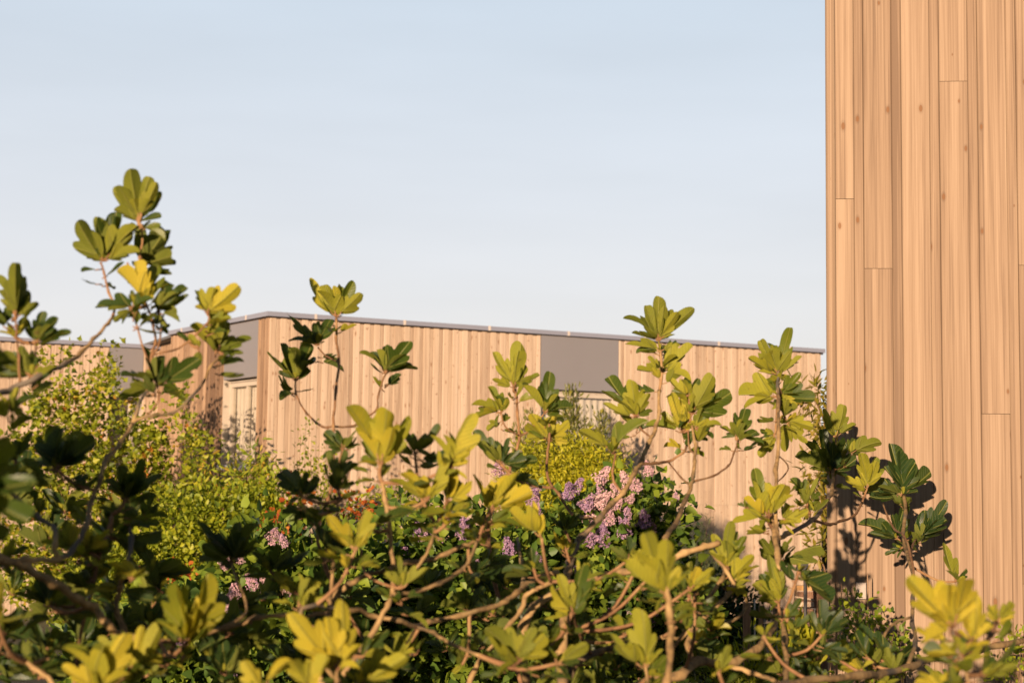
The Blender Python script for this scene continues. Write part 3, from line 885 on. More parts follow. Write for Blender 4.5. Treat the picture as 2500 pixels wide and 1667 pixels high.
# plants at the foot of the tower
C = spire_pts([(2080, 1436, 1660, 8), (2100, 1470, 1667, 22), (2058, 1478, 1640, 14), (2140, 1480, 1667, 24), (2175, 1500, 1667, 16), (2120, 1520, 1667, 40), (2200, 1560, 1667, 20)], 6.35, 0.10, 0.035)
C = [(p, f) for p, f in C if (Vector((p.x, p.y, 0)) - V2(T0)).dot(nT) > .08]
tpl, Ct = shrub("small_leaved_shrub", "dark-stemmed shrub of small sparse leaves at the foot of the tall timber wall", "shrub", 2115, 6.3, C, 7, 0.03, 0.026, 'oval', G_GREEN, 26, (0.005, 0.0015), up=0.4, tbase=0.4)
C = spire_pts([(2462, 1545, 1640, 8), (2480, 1540, 1650, 12), (2495, 1570, 1660, 12), (2440, 1590, 1667, 10)], 6.2, 0.05, 0.05)
shrub("small_leaved_shrub", "small green sprig low on the timber wall at the right edge, above the fig limb", "shrub", 2475, 6.2, C, 8, 0.025, 0.022, 'oval', G_GREEN, 10, (0.004, 0.0015), up=0.3, tbase=0.6)

# ground planting seen through the fence
C = lump_pts([(1880, 1630, 75, 60), (1965, 1615, 60, 55), (2010, 1650, 70, 60), (1800, 1660, 80, 55), (1930, 1690, 120, 60), (2080, 1650, 80, 60)], 10.4, 80)
gp_, Cg = shrub("border_plant", "low yellow-green border plants growing through the wire fence panel", "plant", 1930, 10.4, C, 12, 0.06, 0.055, 'lance', G_BUSH, 14, (0.004, 0.002), up=0.7, tbase=0.5)
P = []; A = []
for _ in range(150):
    q = at(rng.uniform(1905, 2000), rng.uniform(1560, 1660), 10.7 + rng.normal() * .12); P.append(q); A.append((rng.normal() * .4, rng.normal() * .3, 1))
t = thing("grass_tuft", "tuft of long yellowish grass blades in front of the wire fence panel", "grass", (at(1950, 1200, 10.7).x, 10.7, 0))
P = np.array([tuple(p) for p in P]); 
leaves("blades", P, np.array(A), rng.uniform(.12, .24, len(P)), 'needle', G_GOLD, t, rng.uniform(.2, 1, len(P)), curl=0.5)
Pb = P.copy(); Pb[:, 2] = 0
leaves("blades", Pb, P - Pb, np.linalg.norm(P - Pb, axis=1) * 1.05, 'needle', G_BUSH, t, rng.uniform(.2, .8, len(P)), curl=0.02)

# ------------------------------------------------------------------ flowers
def panicle(c, h, w, parent, mix, axis=None):
    n = int(150 + 40 * rng.random())
    t = rng.random(n) ** 0.85
    a = rng.uniform(0, 2 * math.pi, n)
    ax = np.array(axis if axis is not None else (rng.normal() * .4, rng.normal() * .4, 1.0)); ax /= np.linalg.norm(ax)
    s1_ = np.cross(ax, (0.3, 1, 0.2)); s1_ /= np.linalg.norm(s1_); s2_ = np.cross(ax, s1_)
    rad = w * (0.20 + 0.80 * t) * np.minimum(1, (1.08 - t) * 5) * rng.uniform(.55, 1.1, n) * 0.5 * (1 + .25 * np.sin(3 * a + 9 * t))
    out = np.cos(a)[:, None] * s1_ + np.sin(a)[:, None] * s2_
    ctr = np.array(c) + ax * ((0.5 - t) * h)[:, None] + out * rad[:, None]
    P_, A_, T_ = [], [], []
    base_t = mix + rng.normal(size=n) * .16
    d0 = unit(out + ax * 0.35 + rng.normal(size=(n, 3)) * .25)
    e1 = unit(np.cross(d0, ax + 0.01)); e2 = np.cross(d0, e1)
    for q in range(4):
        ang = q * math.pi / 2 + rng.uniform(0, .6)
        dirq = e1 * math.cos(ang) + e2 * math.sin(ang) + d0 * 0.25
        P_.append(ctr); A_.append(dirq); T_.append(base_t)
    return leaves("flower_panicle", np.concatenate(P_), np.concatenate(A_), np.full(4 * n, h * 0.078), 'petal', F_LILAC, parent, np.concatenate(T_), nup=0.0)

def lilac(label, px, depth, lumps, flowers, dens=52):
    b = at(px, 1200, depth)
    t = thing("lilac_bush", label, "shrub", (b.x, b.y, 0), "flowering lilac bushes")
    C = clear_of_walls(lump_pts(lumps, depth, dens))
    P, A, LL, T = fill_clumps(C, 11, 0.085, 0.062, up=-0.05, out=.6, jitter=.5, tr=.35, tbase=.68, tvar=.4)
    leaves("foliage", P, A, LL, 'heart', G_LILAC, t, T, nup=.1)
    k = depth / F
    tips = []
    for fl in flowers:
        x, y, hh = fl[0], fl[1], (fl[2] if len(fl) > 2 else 46)
        c = at(x, y, depth - 0.10 - 0.18 * rng.random())
        panicle(c, hh * k * 1.0, hh * k * .86, t, fl[3] if len(fl) > 3 else 0.55)
        tips.append((c, 0))
    st = C[:: max(1, len(C) // 9)]
    stems(t, (b.x, b.y), st, len(st), 0.011, 0.003)
    return t

lilac("lilac bush with the brightest pink and mauve panicles, in front of the golden bush", 1480, 9.4,
      [(1462, 1300, 85, 75), (1592, 1225, 58, 62), (1560, 1300, 76, 76), (1350, 1345, 85, 75), (1500, 1420, 160, 120), (1400, 1560, 210, 150), (1600, 1520, 120, 150)],
      [(1473, 1159, 46, .85), (1388, 1198, 44, .25), (1411, 1185, 40, .4), (1436, 1225, 44, .45), (1442, 1252, 50, .95), (1466, 1192, 40, .6), (1472, 1219, 48, .95), (1526, 1171, 44, .95), (1551, 1180, 40, .85), (1507, 1235, 44, .9),
       (1487, 1260, 40, .75), (1528, 1258, 42, .5), (1524, 1288, 48, .35), (1468, 1300, 50, .35), (1572, 1265, 44, .2), (1590, 1283, 34, .7), (1581, 1143, 36, .85), (1441, 1314, 40, .4), (1478, 1318, 40, .45), (1650, 1213, 24, .6), (1540, 1215, 30, .8), (1500, 1195, 36, .9),
       (1495, 1490, 40, .2), (1590, 1510, 40, .55), (1540, 1485, 30, .4), (1415, 1400, 40, .2), (1455, 1420, 34, .25)])
lilac("mauve-flowered lilac bush in the shade between the two middle fig limbs", 1080, 8.6,
      [(1060, 1330, 110, 70), (1165, 1430, 150, 120), (950, 1460, 140, 110), (1100, 1570, 220, 130), (860, 1570, 170, 120), (1210, 1370, 60, 50)],
      [(1025, 1292, 52, .3), (989, 1349, 42, .4), (1136, 1290, 56, .35), (1162, 1349, 40, .4), (1080, 1308, 30, .45), (907, 1374, 30, .5), (850, 1370, 40, .7), (1299, 1187, 40, .35), (1306, 1222, 40, .45), (1312, 1251, 36, .45),
       (1214, 1141, 34, .7), (1226, 1152, 26, .75), (1241, 1332, 44, .35), (1310, 1359, 30, .35), (1130, 1288, 40, .4), (1005, 1400, 30, .4), (1225, 1450, 24, .5)])
lilac("pink-flowered lilac bush low at the left beside the orange blossoms", 620, 7.6,
      [(640, 1400, 70, 75), (700, 1450, 110, 100), (560, 1560, 130, 100), (720, 1560, 140, 110), (780, 1430, 80, 70), (330, 1600, 160, 80), (430, 1580, 120, 80)],
      [(668, 1306, 46, .75), (690, 1318, 34, .6), (613, 1419, 44, .7), (648, 1429, 46, .95), (570, 1451, 54, .8), (700, 1436, 34, .9), (551, 1500, 44, .4), (571, 1619, 60, .3), (555, 1372, 36, .8), (585, 1362, 26, .85), (560, 1592, 50, .3), (585, 1480, 40, .75), (440, 1560, 40, .4), (430, 1590, 30, .35)])

def azalea(label, px, depth, lumps, fl):
    b = at(px, 1200, depth)
    t = thing("azalea_bush", label, "shrub", (b.x, b.y, 0), "orange-flowered azaleas")
    C = lump_pts(lumps, depth, 70)
    P, A, LL, T = fill_clumps(C, 9, 0.05, 0.045, up=.2, tbase=.4)
    leaves("foliage", P, A, LL, 'oval', G_GREEN, t, T)
    CC = lump_pts(fl, depth - .12, 70, .6)
    P, A, LL, T = fill_clumps(CC, 6, 0.04, 0.036, up=.2, out=.9, tbase=.5, tvar=.5)
    leaves("blossom", P, A, LL, 'petal', F_ORANGE, t, T, nup=.1)
    stems(t, (b.x, b.y), C[::6] + CC[::8], 24, 0.008, 0.003)
azalea("azalea with orange-red blossoms left of centre, just above the pink lilac", 665, 11.0, [(660, 1330, 80, 60), (700, 1400, 100, 80)], [(652, 1270, 28, 16), (690, 1276, 22, 18), (670, 1290, 30, 14), (716, 1288, 22, 12), (724, 1206, 12, 10)])
azalea("azalea with red and orange blossoms right of the dark fig leaves left of centre", 880, 11.6, [(880, 1300, 70, 50), (870, 1390, 100, 90)], [(860, 1224, 22, 10), (893, 1240, 16, 12)])
azalea("azalea with a few orange blossoms low at the left, below the bushy shrub", 390, 10.6, [(390, 1480, 80, 50), (380, 1560, 120, 70)], [(392, 1416, 28, 14), (445, 1412, 20, 10), (385, 1440, 14, 16)])

# ------------------------------------------------------------------ fence, planter, stakes
def vbar(mb, px0, px1, pyt, depth, th=0.05, zb=0.0, mi=0):
    a = at(px0, pyt, depth); b = at(px1, pyt, depth)
    mb.box(((a.x + b.x) / 2, depth, (zb + a.z) / 2), Vector(((b.x - a.x) / 2, 0, 0)), Vector((0, th / 2, 0)), Vector((0, 0, (a.z - zb) / 2)), random.random(), mi)
FD = 12.5
fb = at(1880, 1200, FD)
fence = thing("wire_fence", "timber-post garden fence with a square wire mesh panel, right of the middle of the garden", "fence", (fb.x, FD, 0))
for (x0, x1, yt) in ((1815, 1832, 1470), (1853, 1862, 1478), (1988, 1996, 1540)):
    m = MB(); vbar(m, x0, x1, yt, FD, .055); m.build("post", W_FENCE, fence)
m = MB(); a = at(1842.5, 1462, FD - .05); m.tube([(a.x, a.y, 0), (a.x, a.y, a.z)], [0.006, 0.006], 6); m.build("rod", M_WIRE, fence)
m = MB()
for k_ in range(9):
    a = at(1866 + 15.4 * k_, 1480, FD); m.tube([(a.x, FD, 0.02), (a.x, FD, a.z - .02)], [0.0022] * 2, 4)
zt_ = at(1900, 1484, FD).z
xa, xb = at(1858, 1500, FD).x, at(1992, 1500, FD).x
z_ = zt_
while z_ > .05:
    m.tube([(xa, FD, z_), (xb, FD, z_)], [0.0022] * 2, 4); z_ -= 0.048
m.build("wire_mesh", M_WIRE, fence)

PD = 12.9
pb = at(1985, 1200, PD)
planter = thing("raised_planter", "timber rail frame with orange board and reddish mesh side, beside the tall building", "planter", (pb.x, PD, 0))
def hbar(name, x0, x1, y0, y1, mat, d=PD, th=.05, sl=0):
    a = at(x0, y0, d); b = at(x1, y1 + 0, d)
    m = MB(); dx = b.x - a.x
    m.box(((a.x + b.x) / 2, d, (a.z + b.z) / 2 - sl / 2), Vector((dx / 2, 0, -sl / 2)), Vector((0, th / 2, 0)), Vector((0, 0, (a.z - b.z) / 2)), random.random())
    m.build(name, mat, planter)
hbar("rail", 1968, 2030, 1387.5, 1391.5, W_FACADE)
hbar("rail", 1972, 2030, 1413, 1422, W_FACADE, PD + .01)
hbar("top_board", 1944, 2030, 1428, 1441, W_ORANGE, PD - .06, .06)
hbar("rail", 1940, 1986, 1454, 1459, W_FACADE, PD - .14, .04, 0.02)
hbar("rail", 1942, 1986, 1468, 1480, W_FACADE, PD - .14, .05)
for (x0, x1, yt) in ((1985, 1991, 1384), (2022, 2030, 1384), (1940, 1945, 1430)):
    m = MB(); vbar(m, x0, x1, yt, PD + .055 if yt < 1400 else PD - .02, .05); m.build("post", W_FENCE, planter)
M_TERRA = plain("reddish_mesh", (0.36, 0.20, 0.13), 0.8, 0, .2, .1, 40)
m = MB()
xa, xb = at(1948, 1500, PD).x, at(2026, 1500, PD).x
z0_, z1_ = 0.05, at(1980, 1442, PD).z
q = 0
x_ = xa
while x_ < xb:
    m.tube([(x_, PD - .02, z0_), (x_, PD - .02, z1_)], [0.0035] * 2, 4); x_ += .014
z_ = z0_
while z_ < z1_:
    m.tube([(xa, PD - .024, z_), (xb, PD - .024, z_)], [0.0035] * 2, 4); z_ += .014
m.build("mesh_panel", M_TERRA, planter)
m = MB(); wb_ = Vector((0, 0, 0))
m.box(((xa + xb) / 2, PD + .012, z1_ / 2), Vector(((xb - xa) / 2, 0, 0)), Vector((0, .012, 0)), Vector((0, 0, z1_ / 2 - .01)), .3)
m.build("back_board", W_FENCE, planter)

ld = 12.3
a = at(1966, 1388, ld)
lamp = thing("dark_post", "dark flat-headed post left of the pale rails beside the tall building", "post", (a.x, ld, 0))
m = MB(); m.tube([(a.x, ld, 0), (a.x, ld, a.z)], [0.014, 0.014], 8); m.build("pole", M_BLACK, lamp)
m = MB(); p0, p1 = at(1944, 1384, ld), at(1974, 1391, ld)
for i_, (zz, sc_) in enumerate(((0.0, 1.0), (0.026, .86))):
    m.box(((p0.x + p1.x) / 2, ld, p1.z + zz + .012), Vector(((p1.x - p0.x) / 2 * sc_, 0, .004)), Vector((0, .035 * sc_, 0)), Vector((0, 0, .012)))
m.build("head", M_BLACK, lamp)

for i_, (px, yt, yb, w, lab) in enumerate(((2024.7, 1408, 1500, 4.2, "reddish garden stake against the corner of the tall timber wall"), (2054, 1400, 1500, 2.2, "thinnest garden stake, between the two thicker stakes at the timber wall"), (2118, 1399, 1500, 3.4, "dark garden stake right of the pale box on the timber wall"))):
    sd = 6.75
    a = at(px, yt, sd)
    t = thing("garden_stake", lab, "stake", (a.x, sd, 0), "stakes at the timber wall")
    m = MB(); r_ = w * sd / F / 2
    m.tube([(a.x, sd, 0), (a.x + .004, sd, a.z * .5), (a.x, sd, a.z - .02), (a.x, sd, a.z)], [r_, r_, r_ * .9, r_ * .45], 8)
    m.build("shaft", W_FENCE, t, True)
a = on_plane(2088, 1420, T0, nT); b = on_plane(2112, 1460, T0, nT)
m = MB(); c = (a + b) / 2 + nT * .03
m.box(c, dT * ((b - a).dot(dT) / 2), nT * .014, Vector((0, 0, (a.z - b.z) / 2)))
m.box(c + nT * .0155, dT * ((b - a).dot(dT) / 2 * .8), nT * .003, Vector((0, 0, (a.z - b.z) / 2 * .8)))
bx = m.build("wall_box", M_PALE)
tag(bx, "small pale box fixed to the tall timber wall among the fig shadows", "wall box")

# ------------------------------------------------------------------ unseen leaf masses added behind the viewpoint to block sky light
def added_sky_blocker(label, x0, x1, y, h, n):
    t = thing("added_sky_blocker", label, "hedge", ((x0 + x1) / 2, y, 0))
    P = np.stack([rng.uniform(x0, x1, n), y + rng.uniform(-.9, .9, n), rng.uniform(0.05, h, n)], axis=1)
    P[:, 2] -= 0.6 * (np.sin(P[:, 0] * 1.7) + 1) * (P[:, 2] / h)
    A = rng.normal(size=(n, 3)) + np.array([0, .6, -.2])
    leaves("foliage", P, A, rng.uniform(.25, .5, n), 'oval', G_DARK, t, rng.random(n))
    m = MB()
    for k in range(int(abs(x1 - x0) / 1.5)):
        x = min(x0, x1) + .7 + 1.5 * k
        m.tube([(x, y, 0), (x + .1, y, h * .4), (x, y, h * .8)], [.09, .07, .02], 6)
    m.build("stem", M_STEM, t, True)
added_sky_blocker("tall dark hedge behind the viewpoint, to the right of the low sun", -1.2, 24, -7.5, 8.5, 11000)
added_sky_blocker("tall dark hedge behind the viewpoint, to the left of the low sun", -38, -17.5, -7.5, 8.5, 10000)
added_sky_blocker("lower dark hedge behind the viewpoint, where the low sun shines over it", -17.4, -1.3, -7.8, 2.3, 6000)
# ------------------------------------------------------------------ fig trees
CROP = {'r1': (0, 380, 2.45), 'r2': (0, 1027, 2.45), 'r3': (560, 640, 2.45), 'r4': (560, 1027, 2.45), 'r5': (1100, 680, 2.45),
        'r6': (1100, 1027, 2.45), 'r7': (1660, 700, 2.45), 'r8': (1660, 1027, 2.45), 'r9': (2100, 1000, 2.35)}
def cx(crop, x, y):
    o = CROP[crop]
    return (o[0] + x / o[2], o[1] + y / o[2])

HALF = {
    'A': [(0.0, 0.0), (.09, -.05), (.20, -.03), (.31, .05), (.39, .18), (.45, .34), (.48, .50), (.47, .61), (.41, .66), (.34, .63), (.275, .56), (.235, .52), (.23, .57), (.245, .66), (.24, .78), (.20, .90), (.12, .98), (0, 1.01)],
    'B': [(0.0, 0.0), (.09, -.05), (.20, -.04), (.30, .03), (.38, .15), (.45, .31), (.50, .48), (.49, .60), (.43, .65), (.35, .61), (.27, .51), (.19, .40), (.155, .37), (.15, .43), (.18, .55), (.215, .68), (.21, .82), (.16, .94), (.08, 1.0), (0, 1.01)],
    'C': [(0.0, 0.0), (.09, -.02), (.18, .04), (.27, .15), (.34, .29), (.385, .44), (.375, .55), (.32, .60), (.25, .575), (.20, .545), (.195, .61), (.215, .72), (.20, .84), (.15, .94), (.07, 1.0), (0, 1.0)],
    'D': [(0.0, 0.0), (.06, -.01), (.13, .10), (.19, .26), (.235, .42), (.255, .58), (.25, .72), (.21, .86), (.14, .95), (.06, .995), (0, 1.0)],
}
def resample(half, n):
    p = np.array(half); seg = np.r_[0, np.cumsum(np.linalg.norm(np.diff(p, axis=0), axis=1))]
    # smooth with a dense Catmull-Rom-like pass
    t = np.linspace(0, seg[-1], n)
    return np.stack([np.interp(t, seg, p[:, 0]), np.interp(t, seg, p[:, 1])], axis=1)
OUT = {}
for k_, h_ in HALF.items():
    hr = resample(h_, 34)
    hr[1:-1] = (hr[:-2] + 3 * hr[1:-1] + hr[2:]) / 5
    OUT[k_] = np.concatenate([hr, hr[::-1][1:-1] * np.array([-1, 1])])
RINGS = (0.28, 0.52, 0.78, 1.0)

def fig_leaf(B, T, nrm, kind, R, mb, tint, wf=1.0):
    """leaf from base point B to tip T, nrm the upper side"""
    ax = T - B; L = ax.length
    if L < 1e-4: return
    ax.normalize()
    nn = (nrm - ax * nrm.dot(ax)); nn.normalize()
    sd = ax.cross(nn)
    o = OUT[kind]; c0 = np.array([0.0, 0.05])
    asym = 1 + R.uniform(-.12, .12)
    fold = R.uniform(.18, .42); cup = R.uniform(.1, .9); tipc = R.uniform(-.55, .45); ph = R.uniform(0, 6.28); wav = R.uniform(.008, .022)
    skew = R.uniform(-.08, .08); twist = R.uniform(-.6, .6)
    P = [c0[None, :]]
    th = np.arctan2(o[:, 1] - c0[1], o[:, 0])
    rag = 1 + R.uniform(.02, .07) * np.sin(th * 3 + R.uniform(0, 6.28)) + R.uniform(.01, .045) * np.sin(th * 7 + R.uniform(0, 6.28)) + R.uniform(.0, .02) * np.sin(th * 17 + R.uniform(0, 6.28))
    o = c0 + (o - c0) * rag[:, None]
    for r in RINGS: P.append(c0 + (o - c0) * r)
    P = np.concatenate(P)
    x = P[:, 0] * np.where(P[:, 0] > 0, asym, 2 - asym) * wf + skew * P[:, 1] ** 2; y = P[:, 1]
    dx, dy = P[:, 0] - c0[0], P[:, 1] - c0[1]
    rr = np.hypot(dx, dy); ang = np.arctan2(dy, np.abs(dx))
    la = math.radians(46)
    d = np.minimum(np.abs(ang - math.pi / 2), np.abs(ang - la)) * rr
    vf = R.uniform(.15, .95)
    z = fold * d * .7 + vf * np.sqrt(x * x + .0012) + cup * x * x - tipc * (y - .1) ** 2 + wav * np.sin(np.arctan2(dy, dx) * 8 + ph) * rr * rr * 2 + twist * x * y
    m = len(o)
    V = [B + sd * float(x[i] * L) + ax * float(y[i] * L) + nn * float(z[i] * L) for i in range(len(P))]
    F_ = [(0, 1 + i, 1 + (i + 1) % m) for i in range(m)]
    for q in range(len(RINGS) - 1):
        a0, a1 = 1 + q * m, 1 + (q + 1) * m
        F_ += [(a0 + i, a1 + i, a1 + (i + 1) % m, a0 + (i + 1) % m) for i in range(m)]
    # keep the face normal on the upper side
    v0, v1, v2 = V[0], V[1], V[2]
    if (v1 - v0).cross(v2 - v0).dot(nn) < 0:
        F_ = [tuple(reversed(f)) for f in F_]
    mb.add(V, F_, [(float(P[i, 0]), float(P[i, 1])) for i in range(len(P))], tint, 0)

TREES = {}
def fig_tree(key, label, px, depth):
    b = at(px, 1700, depth)
    TREES[key] = dict(root=thing("fig_tree", label, "tree", (b.x, b.y, 0)), base=Vector((b.x, b.y, 0)), br=[])
    return TREES[key]
fig_tree('L', "nearest fig tree, out of focus, with dark limbs spreading up through the left side", 330, 3.5)
fig_tree('R', "fig tree with sunlit branches in sharper focus spreading over the middle and right", 1420, 4.5)

def smooth_line(pts, per=5):
    P = [pts[0]] + list(pts) + [pts[-1]]
    out = []
    for i in range(1, len(P) - 2):
        p0, p1, p2, p3 = P[i - 1], P[i], P[i + 1], P[i + 2]
        for k in range(per):
            t = k / per
            out.append(0.5 * ((2 * p1) + (p2 - p0) * t + (2 * p0 - 5 * p1 + 4 * p2 - p3) * t * t + (3 * p1 - p0 - 3 * p2 + p3) * t ** 3))
    out.append(P[-2])
    return out

def near_branch(tree, p2, maxd):
    best = None
    for b in TREES[tree]['br']:
        for i, q in enumerate(b['px']):
            d = math.hypot(q[0] - p2[0], q[1] - p2[1])
            if best is None or d < best[0]: best = (d, b, i)
    return best if best and best[0] < maxd else None

def branch(tree, crop, dA, dB, wA, wB, s, child=True):
    R = random.Random(len(s) * 7 + int(dA * 100))
    px = [cx(crop, *map(float, q.split(','))) for q in s.split()]
    sc = CROP[crop][2]
    root = None
    if child:
        nb = near_branch(tree, px[0], 22)
        if nb:
            dA = nb[1]['dep'][nb[2]]; root = nb
    n = len(px)
    P = [at(x, y, dA + (dB - dA) * i / max(1, n - 1) + (R.uniform(-.03, .03) if 0 < i < n - 1 else 0)) for i, (x, y) in enumerate(px)]
    if root: P[0] = root[1]['p'][root[2]].copy()
    else:
        # joins the limb that rises from the trunk
        tb = TREES[tree]['base']
        S = P[0]; top = Vector((tb.x + R.uniform(-.05, .05), tb.y + R.uniform(-.05, .05), 0.55))
        dirr = (P[0] - P[1]).normalized()
        m1 = S + dirr * 0.18 + Vector((0, 0, -.06))
        m2 = top.lerp(m1, 0.55) + Vector((0, 0, -.10))
        m1.z = max(m1.z, .3)
        P = [Vector((tb.x, tb.y, .25)), top, m2, m1] + P
    Q = smooth_line(P, 4)
    dmid = (dA + dB) / 2
    ra, rb = wA / sc / 2 * dA / F * .74, wB / sc / 2 * dB / F * .72
    rad = []
    m = len(Q); lead = 0 if root else 16
    for i in range(m):
        t = max(0, (i - lead)) / max(1, m - 1 - lead)
        r = ra + (rb - ra) * t
        if not root and i < lead: r = ra * (1.0 + 0.9 * (lead - i) / lead)
        r *= 1 + (0.30 if i % 4 == 0 else 0) + R.uniform(-.14, .08)
        rad.append(max(r, .0022))
    Q = [q + Vector((R.uniform(-1, 1), R.uniform(-1, 1), R.uniform(-1, 1))) * rad[i] * .38 if 0 < i < m - 1 else q for i, q in enumerate(Q)]
    mb = MB()
    mb.tube(Q, rad, 9)
    o = mb.build("branch", M_BARK if max(wA, wB) / sc > 11 else M_TWIG, TREES[tree]['root'], True)
    # offshoot spurs left by old leaves
    TREES[tree]['br'].append(dict(p=Q, px=[to_px(q) for q in Q], dep=[q.y for q in Q], rad=rad, o=o))

FILL = {'L': MB(), 'R': MB()}
def cluster(tree, crop, depth, node, tips, tb=0.45, size=1.0, into=None, stem=True, seedx=0):  # tb puts sun and shade into each rosette's leaf tint
    """one rosette of leaves: node and leaf tips in crop coordinates"""
    R = random.Random(hash((crop, node[0] * 31 + node[1])) % 100000 + seedx)
    R = random.Random(int(node[0] * 131 + node[1] * 17 + ord(crop[1])))
    p2 = cx(crop, *node)
    br = None
    nb = near_branch(tree, p2, 45)
    if nb and depth is None: depth = nb[1]['dep'][nb[2]] - .01
    if depth is None: depth = 3.6
    nb3 = None
    Nn = at(p2[0], p2[1], depth)
    for b in TREES[tree]['br']:
        for i, q in enumerate(b['p']):
            d = (q - Nn).length
            if nb3 is None or d < nb3[0]: nb3 = (d, b, i)
    if crop == 'px' and into is None and nb3 and nb3[0] > .22: return None
    mb = MB() if into is None else into
    Sx = Vector((0, 0, 1))
    if nb3 and stem:
        q = nb3[1]['p'][nb3[2]]
        if nb3[0] > 0.008:
            mid = q.lerp(Nn, .55) + Vector((R.uniform(-.01, .01), 0, -0.12 * nb3[0]))
            ln = smooth_line([q, mid, Nn], 4)
            r_ = 0.0042 if nb3[0] < .3 else .006
            mb.tube(ln, [r_ * (1.15 - .3 * i / len(ln)) for i in range(len(ln))], 6, R.random(), 1)
            if nb3[0] > .04: Sx = ((Nn - mid).normalized() + Vector((0, 0, .6))).normalized()
    toC = (CAM - Nn).normalized()
    nl = 0
    kinds = 'ABCABCD'
    tips = tips.split()
    if into is None and len(tips) >= 4:      # a few more leaves round the far side of the shoot
        base_ = [tuple(map(float, t_.split(',')[:2])) for t_ in tips]
        for _ in range(2 + (len(tips) > 6)):
            a_, b_ = R.sample(base_, 2)
            f_ = R.uniform(.25, .75); g_ = R.uniform(.7, .95)
            tips.append("%f,%f,%s" % (node[0] + ((a_[0] * f_ + b_[0] * (1 - f_)) - node[0]) * g_, node[1] + ((a_[1] * f_ + b_[1] * (1 - f_)) - node[1]) * g_, R.choice('++-')))
    for tp in tips:
        f = tp.split(',')
        x, y = float(f[0]), float(f[1])
        fl = f[2] if len(f) > 2 else ('+' if R.random() < .5 else '-')
        q2 = cx(crop, x, y)
        pl = math.hypot(q2[0] - p2[0], q2[1] - p2[1]) * depth / F
        dz = pl * (R.uniform(.15, .45) if '+' in fl else -R.uniform(.15, .5))
        T = at(q2[0], q2[1], depth + dz)
        ax = T - Nn
        sgn = 1 if '+' in fl else -1
        base = Nn + ax * R.uniform(.10, .24)
        base += Vector((R.uniform(-.003, .003), 0, R.uniform(-.003, .003)))
        a = ax.normalized()
        Sp = Sx - a * Sx.dot(a)
        if Sp.length > 1e-3: Sp.normalize()
        if sgn > 0:      # upper side showing: spread flat, tilted up and away from the low sun
            nrm = Sp * R.uniform(.5, 1.1) + toC * R.uniform(.45, .9) + Vector((R.uniform(-.2, 1.0), 0, R.uniform(-.1, .4)))
        else:            # back showing: cupped towards the shoot
            nrm = Sp * R.uniform(.4, 1.3) - toC * R.uniform(.4, 1.0) + Vector((R.uniform(-.9, 1.0), 0, R.uniform(-.4, .4)))
        k = R.choice('AACBC' if pl > .085 else 'ACCDBD')
        if pl < .05: k = R.choice('CDD')
        if 'd' in fl: k = 'D'
        if 'b' in fl: k = 'B'
        if 'a' in fl: k = 'A'
        if 'c' in fl: k = 'C'
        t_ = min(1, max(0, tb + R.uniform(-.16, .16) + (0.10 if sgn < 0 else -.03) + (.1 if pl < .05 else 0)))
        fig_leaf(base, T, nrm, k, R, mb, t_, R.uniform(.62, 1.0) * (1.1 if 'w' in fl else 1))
        mb.tube([Nn, Nn.lerp(base, .5) + Vector((0, 0, -.002)), base], [.0022, .0018, .0016], 5, .9, 1)
        nl += 1
    # younger and older leaves further down the shoot
    if into is None and len(tips) >= 5:
        for _ in range(R.randint(3, 5)):
            an = R.uniform(0, 6.28); ln_ = R.uniform(.03, .062)
            b0 = Nn - Sx * R.uniform(.012, .06)
            dv = Vector((math.cos(an), math.sin(an) * .8, R.uniform(-.35, .8))).normalized()
            bb = b0 + dv * R.uniform(.012, .022)
            nr = Vector((R.uniform(-.6, .8), R.uniform(-.9, .4), 1)).normalized()
            fig_leaf(bb, bb + dv * ln_, nr, R.choice('CCDA'), R, mb, min(1, max(0, tb + R.uniform(-.3, .3))), R.uniform(.7, 1.0))
            mb.tube([b0, bb], [.0018, .0014], 5, .9, 1)
    # small young leaves at the shoot tip
    for _ in range(2):
        a = R.uniform(0, 6.28)
        v = (Sx + Vector((math.cos(a) * .5, math.sin(a) * .5, 0))).normalized() * R.uniform(.018, .035)
        fig_leaf(Nn + v * .1, Nn + v, -Vector((math.cos(a), math.sin(a), 0)) + Sx * .3, 'D', R, mb, .75)
    if into is None:
        return mb.build("leaf_cluster", [M_FIG, M_TWIG], TREES[tree]['root'], True)

B = branch
# ---- near left tree: limbs (parents before children)
B('L', 'r1', 3.3, 3.7, 55, 24, "-60,1470 80,1390 230,1320 400,1240 480,1180 560,1100 650,1000 675,960", False)
B('L', 'r1', 3.7, 3.75, 24, 16, "675,960 690,890 650,820 625,700 600,640")
B('L', 'r2', 3.1, 3.3, 75, 60, "-60,840 20,830 160,880 320,970 450,1050 560,1120 640,1220 760,1290 960,1320", False)
B('L', 'r2', 3.3, 3.6, 52, 34, "60,840 150,830 340,830 430,780 520,620 540,500 600,340 640,220 720,130 790,20")
B('L', 'r1', 3.6, 3.7, 34, 22, "790,1600 830,1500 850,1440 910,1385")
B('L', 'r1', 3.6, 3.8, 28, 16, "790,1580 900,1555 1040,1535 1140,1450 1220,1350 1260,1260 1330,1195")
B('L', 'r1', 3.65, 3.7, 18, 12, "860,1530 930,1495 950,1440 940,1380")
B('L', 'r2', 3.3, 3.4, 50, 34, "760,1290 700,1150 715,1000 755,870 790,700 770,640")
B('L', 'r2', 3.3, 3.35, 44, 30, "330,830 325,740 330,640 250,590 110,470 20,410 -40,390")
B('L', 'r2', 3.4, 3.5, 26, 18, "560,960 590,820 650,640 670,560")
B('L', 'r2', 3.0, 3.1, 40, 30, "340,1600 200,1480 110,1410 40,1390", False)
B('L', 'r1', 3.5, 3.72, 26, 14, "900,1420 905,1200 930,1120 910,1000 880,900 800,720 760,640")
